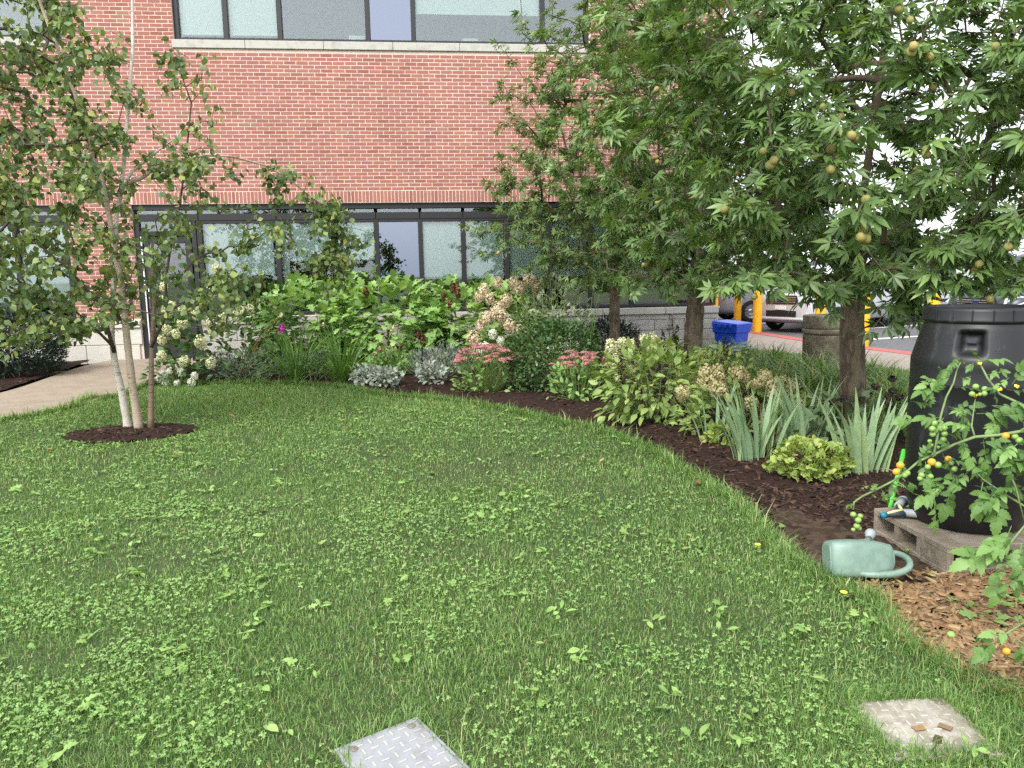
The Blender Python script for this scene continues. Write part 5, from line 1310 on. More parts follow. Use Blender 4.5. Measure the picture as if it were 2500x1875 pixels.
b.add(V, [(3, 2, 1, 0), (4, 5, 6, 7), (0, 1, 5, 4), (1, 2, 6, 5), (2, 3, 7, 6), (3, 0, 4, 7)]); o = b.build('lid', 'bin_blue', bn); md = o.modifiers.new('Bevel', 'BEVEL'); md.width = .012; md.segments = 3
for y in (-.16, -.05, .06): 
    b = MB(); b.bbox(-.295, -.262, y, y + .06, .47, .53, .005); b.build('hinge', 'bin_blue', bn)
cb = thing('concrete_litter_bin', 'round grey concrete litter bin with a grooved band behind the tree trunk', 'litter bin', (5.85, 10.75, 0.0))
b = MB(); b.lathe([(.30, 0), (.315, .02), (.315, .50), (.318, .515)], 40); b.build('base', 'round_concrete', cb, True)
b = MB(); b.lathe([(.29, .515), (.29, .535), (.325, .54), (.33, .55), (.33, .595), (.325, .605), (.29, .61), (.29, .625)], 40, cap=False); b.build('band', 'round_concrete', cb, True)
b = MB(); b.lathe([(.318, .625), (.322, .64), (.322, .79), (.31, .81), (.24, .815), (.225, .80), (.225, .6)], 40, cap=False); b.build('rim', 'round_concrete', cb, True)
BL_ = [((1848, 812), .105, 1.02, 'yellow bollard in front of the silver van'), ((2105, 845), .112, 1.05, 'yellow bollard just right of the near tree trunk'), ((1741, 815), .10, 1.15, 'yellow bollard behind the blue bin at the building corner'), ((1800, 797), .095, .9, 'yellow bollard between the blue bin and the silver van'), ((2268, 872), .115, 1.12, 'yellow bollard seen through the leaves left of the barrel lid'), ((2000, 826), .105, 1.02, 'yellow bollard behind the round concrete bin')]
for (px, hh, h_, lab) in BL_:
    p = ground_at(*px); t = thing('bollard', lab, 'bollard', (p[0], p[1], -.03), 0, 'yellow safety bollards along the road')
    b = MB(); b.lathe([(hh, 0), (hh, h_ - .06), (hh * .93, h_ - .025), (hh * .7, h_), (hh * .3, h_ + .014), (.001, h_ + .018)], 24, cap=False); b.build('sleeve', 'safety_yellow', t, True)
    b = MB(); b.lathe([(hh + .03, 0), (hh + .03, .012), (hh, .02)], 24, cap=False); b.build('collar', 'round_concrete', t, True)

# ------------------------------------------------------------------ vans
def van(label, loc, rz, paint, scale=1.0, long_=4.6):
    """local x = forward, y = left"""
    t = thing('parked_van', label, 'van', loc, rz, 'vans parked on the road'); t.scale = (scale,) * 3
    # stations from nose to tail: x, half width, bottom, waist, top, half width at top
    L = long_
    stn = [(2.26, .55, .38, .55, .66, .50), (2.22, .70, .26, .62, .84, .66), (2.08, .84, .22, .72, .96, .78), (1.80, .90, .22, .84, 1.05, .82), (1.45, .92, .22, .95, 1.13, .80), (1.22, .92, .22, .98, 1.22, .78), (.55, .92, .22, 1.0, 1.74, .68), (.3, .92, .22, 1.0, 1.80, .68), (-1.2, .92, .22, 1.0, 1.83, .70), (2.2 - L + .15, .91, .24, 1.0, 1.80, .70), (2.2 - L, .86, .30, .98, 1.70, .66)]
    V = []; Fs = []; k = 12
    for x, hw, zb, zw, zt, ht in stn:
        half = [(hw * .86, zb), (hw, zb + .12), (hw, zw), (ht + (hw - ht) * .12, zt - .06), (ht * .9, zt - .012), (ht * .5, zt + .012)]
        V += [(x, y, z) for y, z in half] + [(x, -y, z) for y, z in half[::-1]]
    for i in range(len(stn) - 1):
        for j in range(k): Fs.append((i * k + j, i * k + (j + 1) % k, (i + 1) * k + (j + 1) % k, (i + 1) * k + j))
    Fs += [tuple(range(k))[::-1], tuple(range((len(stn) - 1) * k, len(stn) * k))]
    b = MB(); b.add(V, Fs, 0); smooth_mod(b.build('body', paint, t, True), 2)
    b = MB(); b.add([(1.20, -.70, 1.235), (1.20, .70, 1.235), (.60, .62, 1.70), (.60, -.62, 1.70)], [(0, 1, 2, 3)]); b.build('windscreen', 'car_glass', t)
    for s in (-1, 1):
        for (xa, xb, xc, xd) in ((1.0, .05, .05, .45), (-.03, -1.1, -1.1, -.03)):
            b = MB(); b.add([(xa, s * .915, 1.06), (xb, s * .925, 1.06), (xc, s * .80, 1.62), (xd, s * .79, 1.62)], [(0, 1, 2, 3)]); b.build('side_window', 'car_glass', t)
        b = MB(); b.bbox(-.2, -.02, s * .93 - .012, s * .93 + .012, .93, .965, .006); b.build('door_handle', 'grille', t)
        b = MB(); b.bbox(1.0, 1.12, s * 1.0 - .1, s * 1.0 + .1, 1.05, 1.22, .03); b.build('mirror', paint, t)
        b = MB(); b.box(-1.5, 1.35, s * .928 - .006, s * .928 + .006, .50, .56); b.build('rub_strip', 'grille', t)
        b = MB(); b.add([(2.10, s * .83, .80), (2.24, s * .56, .76), (2.22, s * .58, .90), (1.86, s * .895, .98), (1.9, s * .9, .88)], [(0, 1, 2, 3, 4)]); b.build('headlight', 'lamp_glass', t)
        b = MB(); b.bbox(2.16, 2.235, s * .66 - .05, s * .66 + .05, .42, .48, .01); b.build('fog_lamp', 'lamp_glass', t)
    for x in (1.36, 1.36 - L * .62):
        for s in (-1, 1):
            wpart = bpy.data.objects.new('wheel', None); COL.objects.link(wpart); wpart.parent = t; wpart.location = (x, s * .82, .32)
            Mr = Matrix.Rotation(math.pi / 2, 4, 'X'); b = MB(); b.lathe([(.20, -.1), (.30, -.1), (.325, -.06), (.325, .06), (.30, .1), (.20, .1)], 26, cap=False, M=Mr); b.build('tyre', 'tyre', wpart, True)
            b = MB(); b.lathe([(.001, -.08), (.05, -.085), (.08, -.06), (.17, -.05), (.205, -.095), (.205, .095), (.17, .05), (.08, .06), (.05, .085), (.001, .08)], 22, cap=False, M=Mr); b.build('rim', 'chrome', wpart, True)
            b = MB(); b.lathe([(.40, -.112), (.36, -.114), (.001, -.108)], 26, cap=False, M=Matrix.Translation((0, 0, 0)) @ Mr); 
    g = MB(); g.add([(2.275, -.40, .70), (2.275, .40, .70), (2.255, .46, .76), (2.225, .40, .90), (2.225, -.40, .90), (2.255, -.46, .76)], [(0, 1, 2, 3, 4, 5)]); gr = g.build('grille', 'grille', t)
    for z in (.735, .775, .815, .855):
        b = MB(); b.bbox(2.255, 2.285, -.40, .40, z - .009, z + .009, .004); b.build('grille_bar', 'chrome', gr)
    b = MB(); b.lathe([(.058, 0), (.058, .012)], 20, M=Matrix.Translation((2.28, 0, .80)) @ Matrix.Rotation(math.pi / 2, 4, 'Y') @ Matrix.Diagonal((.55, 1.25, 1, 1))); b.build('badge', 'badge_blue', gr)
    b = MB(); b.bbox(2.262, 2.285, -.42, .42, .40, .54, .008); b.build('lower_grille', 'grille', t)
    b = MB(); b.bbox(2.286, 2.294, -.16, .16, .56, .66, .003); b.build('number_plate', 'white_paint', t)
    b = MB(); b.bbox(2.05, 2.30, -.62, .62, .30, .385, .03); b.build('bumper', paint, t)
    return t
pv = ground_at(1998, 813)
f_ang = math.atan2(-F0[1] * .56 - RT[1] * .83, -F0[0] * .56 - RT[0] * .83)
def place(p, ang, lx, ly): return (p[0] - math.cos(ang) * lx + math.sin(ang) * ly, p[1] - math.sin(ang) * lx - math.cos(ang) * ly, -.03)
van('white van with dark grille facing left behind the concrete bin', place(pv, f_ang, 2.0, .85), f_ang, 'van_white', 1.0)
ps = ground_at(1835, 786); a2 = math.atan2(-RT[1], -RT[0]) + .1
van('silver van parked broadside beyond the yellow bollards', place(ps, a2, 1.4, .9), a2, 'van_silver', 1.05, 5.0)
p3 = ground_at(2600, 838); a3 = math.atan2(-RT[1] * .9 - F0[1] * .3, -RT[0] * .9 - F0[0] * .3)
van('dark grey van glimpsed above the barrel lid', place(p3, a3, 1.0, .9), a3, 'van_dark', 1.0)
p4 = ground_at(2150, 790)
van('white van behind the leaves right of the near tree trunk', place(p4, a2 + .25, 1.2, .9), a2 + .25, 'van_white', 1.15, 5.2)

# ------------------------------------------------------------------ tomato plant in front of the barrel
tm = thing('tomato_plant', 'sprawling tomato plant with green and orange fruits in front of the barrel', 'tomato plant', (3.02, 2.78, .03)); TO = np.array(tm.location)
A = lambda x, y, Y: at(x, y, Y) - TO
main = [np.array((0, 0, 0)), A(2600, 1150, 2.8), A(2540, 1060, 2.85), A(2500, 1052, 2.9), A(2440, 1062, 2.95), A(2380, 1067, 3.0), A(2330, 1085, 3.05), A(2290, 1105, 3.08), A(2245, 1125, 3.1), A(2215, 1150, 3.12), A(2185, 1172, 3.12), A(2140, 1195, 3.12), A(2105, 1212, 3.1), A(2085, 1226, 3.1), A(2083, 1245, 3.09)]
s2 = [A(2280, 1110, 3.08), A(2292, 1050, 3.12), A(2297, 1015, 3.14), A(2310, 970, 3.16), A(2328, 935, 3.18), A(2337, 900, 3.2), A(2345, 885, 3.2)]
s3 = [np.array((0, 0, 0)), A(2560, 1020, 2.9), A(2500, 990, 2.98), A(2440, 962, 3.05), A(2412, 925, 3.1), A(2395, 893, 3.14), A(2388, 878, 3.15)]
s4 = [A(2380, 1067, 3.0), A(2372, 1040, 3.02), A(2376, 1010, 3.05), A(2381, 975, 3.08)]
s5 = [A(2600, 1300, 2.75), A(2500, 1235, 2.9), A(2450, 1205, 2.95), A(2400, 1170, 3.0), A(2370, 1140, 3.05)]
s6 = [A(2420, 1065, 2.97), A(2450, 1120, 2.92), A(2480, 1190, 2.88), A(2500, 1270, 2.85)]
s7 = [np.array((0, 0, 0)), A(2520, 1260, 2.6), A(2480, 1310, 2.6), A(2450, 1350, 2.62), A(2435, 1390, 2.62)]
s8 = [np.array((0, 0, 0)), A(2540, 1480, 2.35), A(2500, 1520, 2.3), A(2460, 1545, 2.28), A(2430, 1560, 2.27)]
s9 = [A(2185, 1172, 3.12), A(2205, 1185, 3.1), A(2230, 1205, 3.08)]
for s_, r0 in ((main, .0085), (s2, .006), (s3, .0075), (s4, .0045), (s5, .006), (s6, .006), (s7, .006), (s8, .005), (s9, .003)):
    b = MB(); b.tube(s_, [r0 * (1 - .55 * i / (len(s_) - 1)) for i in range(len(s_))], 8); b.build('stem', 'tomato_stem', tm, True)
TL = [tomato_leaf(i) for i in range(5)]; r = np.random.default_rng(17)
spots = [(2337, 895, 3.18, -150, .12), (2300, 925, 3.15, 190, .17), (2285, 950, 3.15, 170, .14), (2330, 945, 3.15, 10, .13), (2390, 880, 3.14, 20, .13), (2410, 915, 3.1, 20, .12), (2395, 885, 3.14, 120, .10),
         (2300, 1020, 3.1, 165, .15), (2240, 1022, 3.12, 175, .15), (2320, 1000, 3.12, 30, .15), (2372, 1045, 3.0, 150, .14), (2381, 1010, 3.05, 15, .2), (2420, 990, 3.0, 10, .17), (2450, 1000, 3.0, -30, .2), (2470, 940, 3.0, 80, .16), (2490, 920, 3.0, 60, .15), (2480, 1010, 2.95, -15, .2),
         (2440, 1065, 2.95, -60, .2), (2470, 1090, 2.9, -40, .2), (2400, 1070, 3.0, -80, .2), (2350, 1080, 3.05, -70, .17), (2300, 1105, 3.06, -60, .17), (2260, 1125, 3.1, -100, .16), (2245, 1125, 3.1, 75, .1), (2230, 1205, 3.08, -10, .13), (2190, 1172, 3.12, -130, .1), (2150, 1192, 3.1, -60, .08), (2120, 1200, 3.1, 60, .06), (2086, 1228, 3.1, 170, .07),
         (2370, 1145, 3.05, -140, .18), (2330, 1180, 3.05, -110, .2), (2290, 1190, 3.05, -160, .17), (2280, 1220, 3.03, -85, .17), (2400, 1175, 3.0, -100, .2), (2440, 1200, 2.95, -110, .22), (2380, 1200, 3.0, -60, .2), (2460, 1130, 2.92, -20, .2), (2480, 1190, 2.9, -150, .22), (2500, 1160, 2.88, -60, .22), (2490, 1050, 2.9, 60, .2),
         (2470, 1320, 2.6, 170, .2), (2440, 1370, 2.62, 150, .2), (2455, 1345, 2.6, -170, .22), (2440, 1395, 2.62, -110, .17), (2490, 1330, 2.55, -20, .2), (2480, 1385, 2.58, -40, .18), (2500, 1390, 2.55, 30, .18),
         (2470, 1545, 2.28, 160, .16), (2440, 1560, 2.27, -160, .15), (2490, 1530, 2.3, 60, .14), (2480, 1560, 2.27, -60, .15)]
P = []; D = []; NN = []; S = []
for (x, y, Y, a, s) in spots:
    P.append(A(x, y, Y)); s *= .85; d = RT * math.cos(R_(a)) + UP * math.sin(R_(a)) * .8 + F0 * r.uniform(-.6, .15); D.append(d + np.array((0, 0, -.1))); NN.append(-F0 * .55 + UP * .9 + r.normal(size=3) * .25); S.append(s * r.uniform(.9, 1.15))
for i in range(len(P)):
    for _ in range(2):
        P.append(P[i] + RT * r.normal() * .045 + UP * r.normal() * .04 + F0 * r.normal() * .03); a = r.uniform(0, 6.3); D.append(RT * math.cos(a) + UP * (math.sin(a) * .6 - .25) - F0 * r.uniform(0, .6)); NN.append(-F0 * .5 + UP * .9 + r.normal(size=3) * .3); S.append(S[i] * r.uniform(.45, .8))
emit(tm, TL, r.integers(0, 5, len(P)), np.array(P), basis(np.array(D), np.array(NN)), np.array(S), 'tomato_leaf', len(P))
tb = MB(); sph(tb, (0, 0, 0), 1, 12, .93); tg = tb.mesh('tomato', 'tomato_green', True); tb = MB(); sph(tb, (0, 0, 0), 1, 12, .93); to_ = tb.mesh('tomato', 'tomato_orange', True)
for x, y, Y, s, me in [(2083, 1256, 3.08, .0135, tg), (2100, 1260, 3.1, .0125, tg), (2095, 1270, 3.07, .0145, tg), (2092, 1284, 3.08, .0145, tg), (2098, 1290, 3.1, .011, tg), (2083, 1293, 3.07, .0095, tg),
                       (2198, 1136, 3.1, .017, to_), (2188, 1152, 3.09, .016, to_), (2280, 1033, 3.1, .016, tg), (2276, 1047, 3.09, .015, tg), (2277, 1060, 3.1, .014, tg), (2305, 1045, 3.1, .015, tg), (2306, 1059, 3.1, .014, tg), (2303, 1073, 3.1, .014, tg), (2270, 1077, 3.1, .010, tg), (2274, 1087, 3.1, .009, tg), (2290, 1092, 3.1, .009, tg),
                       (2382, 944, 3.08, .014, tg), (2404, 950, 3.08, .014, tg), (2403, 961, 3.07, .013, tg), (2392, 963, 3.07, .009, tg), (2373, 962, 3.07, .013, tg), (2275, 1128, 3.06, .018, to_), (2290, 1135, 3.05, .016, tg), (2315, 1120, 3.06, .014, to_), (2265, 1140, 3.06, .013, tg), (2455, 1064, 2.93, .016, to_), (2478, 1066, 2.92, .014, tg), (2488, 1075, 2.91, .015, tg), (2330, 1145, 3.05, .014, tg), (2322, 1130, 3.05, .013, tg),
                       (2215, 1155, 3.12, .014, tg), (2208, 1160, 3.12, .014, tg), (2250, 1160, 3.08, .014, tg), (2246, 1168, 3.08, .012, tg), (2272, 1163, 3.07, .013, tg), (2457, 1590, 2.27, .013, to_)]:
    o = link('tomato', me, tm, tuple(A(x, y, Y))); o.scale = (s,) * 3; o.rotation_euler = (r.uniform(-.4, .4), r.uniform(-.4, .4), 0)
heads(tm, [A(2381, 966, 3.06), A(2440, 950, 3.02), A(2482, 942, 2.98), A(2390, 885, 3.13)], [floret_ball(7, .5, .5, .2, .35, 200)], (.016, .022), 'yellow_petal', 'flower', r)
p_ = ground_at(2321, 1558, .03); o = link('fallen_tomato', tg, None, (p_[0], p_[1], .043)); o.scale = (.017,) * 3; tag(o, 'single green tomato lying on the wood chips', 'tomato')

# ------------------------------------------------------------------ lawn grass, clover, weeds
def frustum_points(n, poly, dmin, dmax, margin=.12):
    """random ground points in front of the camera between two distances, inside a polygon"""
    out_ = []; got = 0
    hw = 1250 / 1850 + margin
    while got < n:
        k = n * 2; d = np.sqrt(RNG.uniform(dmin ** 2, dmax ** 2, k)); u = RNG.uniform(-hw, hw, k)
        P = F0[None, :2] * d[:, None] + RT[None, :2] * (d * u)[:, None]
        P = P[in_poly(P, poly)]; out_.append(P); got += len(P)
    return np.concatenate(out_)[:n]

def off_lawn(P):
    """true where no grass grows: covers, mulch ring"""
    k = np.hypot((P[:, 0] - RING_C[0]) / (RING_R[0] * .97), (P[:, 1] - RING_C[1]) / (RING_R[1] * .97)) < 1 + .12 * (vnoise(P[:, 0] * 8, P[:, 1] * 8, 9) - .5)
    for (Ac, u, v, L, Wd), mrg in ((CVL, -.003), (CVR, -.008)):
        u = np.array(u) / np.hypot(*u); v = np.array(v); v = v - u * (v @ u); v = v / np.hypot(*v)
        q = P - np.array(Ac); a, b = q @ u, q @ v
        kk = (a > -mrg) & (a < L + mrg) & (b > -mrg) & (b < Wd + mrg)
        if mrg < 0: kk &= (np.abs((a - L / 2) / (L / 2 + mrg)) ** 3 + np.abs((b - Wd / 2) / (Wd / 2 + mrg)) ** 3) < 1
        k |= kk
    return k

def grass_mesh(P, length, width, lean, seed):
    """blades: two crossing segments each; arrays per point"""
    r = np.random.default_rng(seed); n = len(P)
    a = r.uniform(0, 2 * np.pi, n); L = length; d = np.stack([np.cos(a), np.sin(a)], 1)
    fa = a + np.pi / 2 + r.normal(size=n) * .5; s = np.stack([np.cos(fa), np.sin(fa)], 1) * (width / 2)[:, None]
    z0 = gz(P[:, 0], P[:, 1]) - .004
    h1 = L * .55; x1 = h1 * np.sin(lean * .5); y1 = h1 * np.cos(lean * .5)
    h2 = L * .45; l2 = np.minimum(lean * 1.7, 2.0); x2 = x1 + h2 * np.sin(l2); y2 = y1 + h2 * np.cos(l2)
    V = np.empty((n, 5, 3), np.float32)
    V[:, 0, :2] = P - s; V[:, 1, :2] = P + s; V[:, 0, 2] = V[:, 1, 2] = z0
    m_ = P + d * x1[:, None]; V[:, 2, :2] = m_ - s * .8; V[:, 3, :2] = m_ + s * .8; V[:, 2, 2] = V[:, 3, 2] = z0 + y1
    V[:, 4, :2] = P + d * x2[:, None]; V[:, 4, 2] = z0 + y2
    return V

GP = []; GL = []; GW = []; GN = []
for dmin, dmax, n, wd, ln in [(1.75, 2.6, 66000, .0027, .031), (2.6, 3.8, 74000, .0033, .031), (3.8, 5.6, 76000, .0041, .031), (5.6, 8.2, 72000, .0054, .032), (8.2, 12.6, 56000, .0078, .036)]:
    P = frustum_points(n, LAWN, dmin, dmax); P = P[~off_lawn(P)]
    # thinner, browner spots
    d = vnoise(P[:, 0] * 2.2, P[:, 1] * 2.2, 11); keep = RNG.random(len(P)) < .62 + .5 * d; P = P[keep]
    GP.append(P); L = ln * RNG.lognormal(0, .32, len(P)) * (.8 + .45 * vnoise(P[:, 0] * 1.3, P[:, 1] * 1.3, 12)); GL.append(L)
    GW.append(wd * RNG.uniform(.7, 1.3, len(P))); GN.append(np.clip(np.abs(RNG.normal(.75, .5, len(P))), .05, 1.6))
# the lawn goes on beside the picture, sparser and coarser
P = np.stack([RNG.uniform(-6.5, 3.0, 160000), RNG.uniform(.4, 9.2, 160000)], 1); P = P[in_poly(P, LAWN)]
q = P @ F0[:2]; u = (P @ RT[:2]) / np.maximum(q, .2); P = P[(np.abs(u) > 1250 / 1850 + .1) | (q < 1.8)]; P = P[~off_lawn(P)][:45000]
GP.append(P); GL.append(.042 * RNG.lognormal(0, .3, len(P))); GW.append(.008 * RNG.uniform(.7, 1.3, len(P))); GN.append(np.clip(np.abs(RNG.normal(.75, .5, len(P))), .05, 1.6))
# longer fringe along the edge of the beds
fr = []
for (a, b) in zip(EDGE[:-1], EDGE[1:]):
    a, b = np.array(a), np.array(b); k = int(np.linalg.norm(b - a) * 1500 * (1.4 if a[1] < 5 else 1)); t_ = RNG.random(k)
    fr.append(a + (b - a) * t_[:, None] + RNG.normal(size=(k, 2)) * .028)
fr = np.concatenate(fr); fr = fr[~off_lawn(fr)]
GP.append(fr); GL.append(.075 * RNG.lognormal(0, .35, len(fr))); GW.append(np.clip(.0011 * np.hypot(fr[:, 0], fr[:, 1]) * RNG.uniform(.7, 1.2, len(fr)), .0024, .007)); GN.append(np.clip(RNG.normal(.7, .35, len(fr)), .05, 1.5))
# longer blades that lean over the covers
for (Ac, u, v, L_, Wd) in (CVL, CVR):
    u = np.array(u) / np.hypot(*u); v = np.array(v); v = v - u * (v @ u); v = v / np.hypot(*v); k = 900 if Ac[0] > 1 else 500; t_ = RNG.random(k) * 4
    q = np.where((t_ < 1)[:, None], u * (t_ % 1)[:, None] * L_, np.where((t_ < 2)[:, None], u * L_ + v * (t_ % 1)[:, None] * Wd, np.where((t_ < 3)[:, None], v * Wd + u * (t_ % 1)[:, None] * L_, v * (t_ % 1)[:, None] * Wd)))
    c_ = (u * L_ + v * Wd) / 2; q = np.array(Ac) + c_ + (q - c_) * (1.06 if Ac[0] < 1 else 1.0) + RNG.normal(size=(k, 2)) * .008
    GP.append(q); GL.append(.075 * RNG.lognormal(0, .3, k)); GW.append(.0026 * RNG.uniform(.7, 1.3, k)); GN.append(np.clip(RNG.normal(.8, .35, k), .05, 1.5))
P = np.concatenate(GP); L = np.concatenate(GL); Wg = np.concatenate(GW); Ln = np.concatenate(GN)
V = grass_mesh(P, L, Wg, Ln, 5); n = len(P); o5 = np.arange(n) * 5
Q = np.stack([o5, o5 + 1, o5 + 3, o5 + 2], 1); T = np.stack([o5 + 2, o5 + 3, o5 + 4], 1)
rv = np.clip(.42 + .55 * (vnoise(P[:, 0] * 1.1, P[:, 1] * 1.1, 21) - .5) + RNG.normal(size=n) * .3, 0, .985); rv = np.where(RNG.random(n) < .035, .99, rv)
gm = np_mesh('lawn_grass', V.reshape(-1, 3), T, Q, np.concatenate([rv, rv]), [MATS['grass']])
go = struct(link('lawn_grass', gm), 'stuff', 'short green lawn grass'); print('grass blades', n)
# the strip of grass between the daylilies and the plaza
P = []
while len(P) < 26000:
    q = np.stack([RNG.uniform(4.6, 7.1, 30000), RNG.uniform(4.5, 13.9, 30000)], 1); q = q[in_poly(q, SIDE_LAWN)]; P = np.concatenate([P, q]) if len(P) else q
P = P[:26000]; V = grass_mesh(P, .06 * RNG.lognormal(0, .3, len(P)), np.full(len(P), .008), np.clip(RNG.normal(.55, .3, len(P)), .05, 1.3), 6); n = len(P); o5 = np.arange(n) * 5
Q = np.stack([o5, o5 + 1, o5 + 3, o5 + 2], 1); T = np.stack([o5 + 2, o5 + 3, o5 + 4], 1); rv = RNG.random(n) * .8
struct(link('side_grass', np_mesh('side_grass', V.reshape(-1, 3), T, Q, np.concatenate([rv, rv]), [MATS['grass']])), 'stuff', 'short grass beside the concrete plaza')
# tufts at the left of the path
# clover
CL = join([xf(oval(.95, 1.15, 2, .25, .1), 1, R_(a), R_(-8)) for a in (0, 120, 240)])
class _E:  # a stand-in parent at the origin
    location = (0, 0, 0)
def spread(name, label, tps, P, size, m, h, tilt=.35, dirn=None):
    n = len(P); a = RNG.uniform(0, 2 * np.pi, n); D = np.stack([np.cos(a), np.sin(a), RNG.normal(size=n) * tilt + (0 if dirn is None else dirn)], 1)
    NN = np.stack([RNG.normal(size=n) * .3, RNG.normal(size=n) * .3, np.ones(n)], 1)
    P3 = np.stack([P[:, 0], P[:, 1], gz(P[:, 0], P[:, 1]) + h * RNG.uniform(.6, 1.15, n)], 1)
    o = emit(None, tps, RNG.integers(0, len(tps), n), P3, basis(D, NN), size * RNG.uniform(.7, 1.25, n), m, 0, rest=name)
    struct(o, 'stuff', label); return o
cp = []
for dmin, dmax, n in [(1.75, 3.0, 6800), (3.0, 5.0, 8600), (5.0, 8.5, 7000)]:
    P = frustum_points(n * 3, LAWN, dmin, dmax); P = P[~off_lawn(P)]
    dn = vnoise(P[:, 0] * 2.6, P[:, 1] * 2.6, 31) * .65 + vnoise(P[:, 0] * 8, P[:, 1] * 8, 32) * .35
    lft = np.clip(.62 - .2 * (P[:, 0]), .12, 1.0)
    keep = RNG.random(len(P)) < np.clip((dn - .30) * 2.0, 0, 1) * lft; cp.append(P[keep][:n])
P = np.concatenate(cp); dd = np.hypot(P[:, 0], P[:, 1])
spread('clover', 'patches of clover leaves in the lawn', [CL], P, np.clip(.0082 + .0006 * dd, .0088, .0135), 'clover', .028)
# broad weeds: small rosettes of dandelion and plantain leaves
WD = [oval(.42, 1.3, 5, .15, .25), lobed(77, .3), oval(.5, 1.1, 5, .2, .4), oval(.34, 1.35, 5, .1, .15)]
c0 = frustum_points(420, LAWN, 1.8, 8.5); c0 = c0[~off_lawn(c0)]; c0 = c0[RNG.random(len(c0)) < np.clip(.95 - .12 * np.abs(c0[:, 0] - .2), .2, 1)]
P = np.concatenate([c + RNG.normal(size=(int(RNG.integers(2, 7)), 2)) * .02 for c in c0])
spread('broad_weeds', 'pale broad leaved weeds scattered in the lawn', WD, P, .046, 'weed', .03, .3, .35)
# weeds in the wood chips
P = np.concatenate([np.array(ground_at(x, y)[:2]) + RNG.normal(size=(k, 2)) * .035 for x, y, k in ((2395, 1530, 9), (2340, 1490, 7), (2470, 1480, 12), (2450, 1490, 8), (2180, 1445, 4), (2285, 1430, 2), (2215, 1372, 3), (1885, 1295, 4))])
spread('chip_weeds', 'green weeds growing between the wood chips', [WD[1], WD[3]], P, .06, 'weed', .035, .25, .45)

# ------------------------------------------------------------------ bark mulch and wood chips
CH = (np.array([(-.5, -.5, 0), (.5, -.42, 0), (.42, .5, 0), (-.46, .4, 0), (-.44, -.42, .5), (.46, -.36, .5), (.36, .42, .5), (-.4, .36, .5)]), np.zeros((0, 3), int), np.array([(4, 5, 6, 7), (0, 1, 5, 4), (1, 2, 6, 5), (2, 3, 7, 6), (3, 0, 4, 7)]))
CHIPS = []
for a_, b_, c_ in ((.32, 1, .16), (.22, 1.2, .12), (.5, .9, .2), (.15, 1.5, .1)):
    CHIPS.append((CH[0] * (a_, b_, c_), CH[1], CH[2]))
def chips(name, label, P, Z, size, m, tilt):
    n = len(P); a = RNG.uniform(0, 2 * np.pi, n); D = np.stack([np.cos(a), np.sin(a), RNG.normal(size=n) * tilt], 1)
    NN = np.stack([RNG.normal(size=n) * tilt, RNG.normal(size=n) * tilt, np.ones(n)], 1)
    return struct(emit(None, CHIPS, RNG.integers(0, 4, n), np.stack([P[:, 0], P[:, 1], Z], 1), basis(D, NN), size, m, 0, rest=name), 'stuff', label)
P = []
for dmin, dmax, n in ((3.0, 5.0, 5200), (5.0, 7.5, 5200), (7.5, 12, 4200)): P.append(frustum_points(n, BED, dmin, dmax, .05))
P = np.concatenate(P); k = in_poly(P, SOIL) & (RNG.random(len(P)) < np.clip(.35 + poly_dist(P, SOIL[8:] + SOIL[:2]) * 3.5, 0, 1)); P = P[~k]; P = P[~((P[:, 1] < 3.2) & (P[:, 0] > 1.8))]
d = poly_dist(P, EDGE[6:]); P = P[(d < 1.6) | (RNG.random(len(P)) < .35)]
dd = np.hypot(P[:, 0], P[:, 1])
chips('bark_mulch', 'dark shredded bark mulch on the bed', P, bed_z(P[:, 0], P[:, 1]) + .004, RNG.uniform(.018, .052, len(P)) * np.clip(.6 + dd / 11, .85, 1.4), 'bark_chip', .38)
q = RNG.normal(size=(900, 2)) * .42; q = q[np.hypot(q[:, 0], q[:, 1]) < .98][:700]; P = np.array(RING_C) + q * np.array(RING_R)
chips('ring_mulch', 'bark mulch around the birch stems', P, .02 + .035 * (1 - np.hypot(q[:, 0], q[:, 1])) + RNG.random(len(P)) * .012, RNG.uniform(.02, .06, len(P)), 'bark_chip', .3)
P = np.stack([RNG.uniform(-9, -5.8, 1500), RNG.uniform(9.3, 12, 1500)], 1); P = P[in_poly(P, YEW_BED)]
chips('yew_mulch', 'bark mulch under the dark yews', P, gz(P[:, 0], P[:, 1]) + .045, RNG.uniform(.03, .06, len(P)), 'bark_chip', .3)
WCH = [(1.90, 3.22), (2.05, 3.17), (2.3, 3.17), (2.44, 3.24), (3.3, 3.24), (3.6, 2.9), (3.2, 2.62), (2.42, 2.60), (2.12, 2.42), (2.06, 2.3), (1.99, 2.22), (1.93, 2.31), (1.87, 2.5), (1.84, 2.7), (1.91, 2.88), (1.94, 3.07)]
P = np.stack([RNG.uniform(1.75, 3.6, 26000), RNG.uniform(2.1, 3.3, 26000)], 1); P = P[in_poly(P, WCH)][:5200]
k = vnoise(P[:, 0] * 9, P[:, 1] * 9, 41); P = P[(k > .22) | (RNG.random(len(P)) < .3)]
P = np.concatenate([P, np.stack([RNG.normal(2.2, .15, 45), RNG.normal(3.28, .06, 45)], 1)])
chips('wood_chips', 'orange brown wood chips in front of the concrete blocks', P, bed_z(P[:, 0], P[:, 1]) + .004 + .02 * vnoise(P[:, 0] * 6, P[:, 1] * 6, 42) + RNG.random(len(P)) * .014, RNG.uniform(.026, .075, len(P)), 'wood_chip', .26)
P = np.stack([RNG.uniform(1.84, 2.5, 500), RNG.uniform(3.1, 4.35, 500)], 1); P = P[in_poly(P, SOIL)]
P = P[RNG.random(len(P)) < .5]
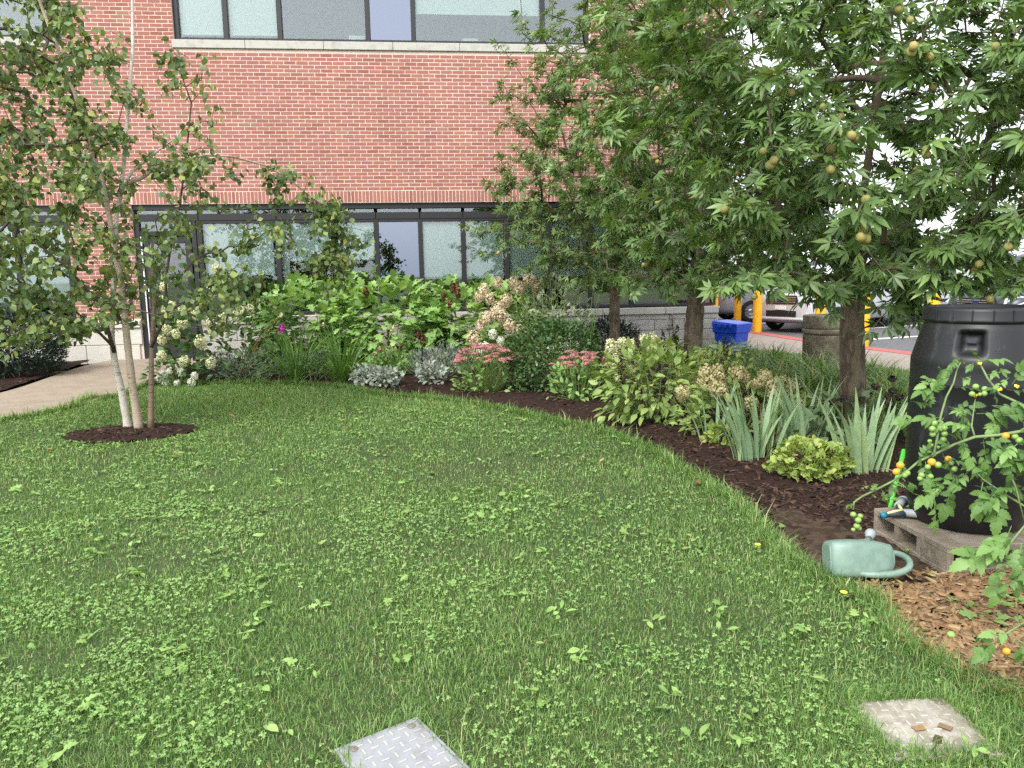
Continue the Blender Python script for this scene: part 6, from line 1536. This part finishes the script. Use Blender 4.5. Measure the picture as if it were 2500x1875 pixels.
chips('soil_crumbs', 'crumbs and pebbles on the bare soil', P, bed_z(P[:, 0], P[:, 1]) + .016, RNG.uniform(.006, .016, len(P)), 'soil', .3)
# fallen leaves on lawn and bed
FL = oval(.55, .8, 4, .35, -.3, .1)
fm = np_mesh('fallen_leaf', *FL, None, [MATS['dry_leaf']])
for x, y, bed, lab in [(113, 1097, 0, 'brown fallen leaf on the lawn left of and below the birch bed'), (440, 1078, 0, 'brown fallen leaf on the lawn just below the right end of the birch bed'), (438, 1112, 0, 'lower brown fallen leaf on the lawn right of the birch bed'), (530, 960, 0, 'fallen leaf at the back of the lawn near the white hydrangea'), (850, 1046, 0, 'brown fallen leaf alone in the middle of the lawn'), (1463, 1128, 0, 'upper of two fallen leaves on the lawn beside the curved bed'), (1455, 1165, 0, 'lower of two fallen leaves on the lawn beside the curved bed'), (575, 1018, 0, 'right one of two fallen leaves on the lawn behind the birch bed'), (530, 1000, 0, 'left one of two fallen leaves on the lawn behind the birch bed'), (1710, 1178, 1, 'brown fallen leaf on the mulch at the tip of the lawn'), (1590, 1100, 1, 'left of two fallen leaves on the mulch below the hyssop'), (1615, 1095, 1, 'right of two fallen leaves on the mulch below the hyssop'), (1690, 1065, 1, 'brown fallen leaf on the mulch right of the hyssop'), (1355, 1022, 1, 'brown fallen leaf on the mulch below the right pink sedum'), (2065, 1300, 1, 'brown fallen leaf on the bare soil behind the watering can')]:
    p = ground_at(x, y, .04); o = link('fallen_leaf', fm, None, (p[0], p[1], .04 if not bed else float(bed_z(np.array([p[0]]), np.array([p[1]]))[0]) + .012)); s = random.uniform(.055, .08); o.scale = (s, s, s); o.rotation_euler = (random.uniform(-.3, .3), random.uniform(-.3, .3), random.uniform(0, 6))
    tag(o, lab, 'leaf', 'fallen leaves')
dd_ = MB(); dd_.lathe([(.001, 0), (.012, .003), (.016, .008), (.008, .012), (.001, .012)], 12, cap=False); dme = dd_.mesh('dandelion_flower', 'yellow_petal')
for (x, y), lab in (((1850, 1332), 'yellow dandelion flower at the lawn edge near the watering can'), ((2060, 1449), 'yellow dandelion flower where the lawn meets the wood chips')):
    p = ground_at(x, y, .06); tag(link('dandelion_flower', dme, None, (p[0], p[1], .06)), lab, 'flower')
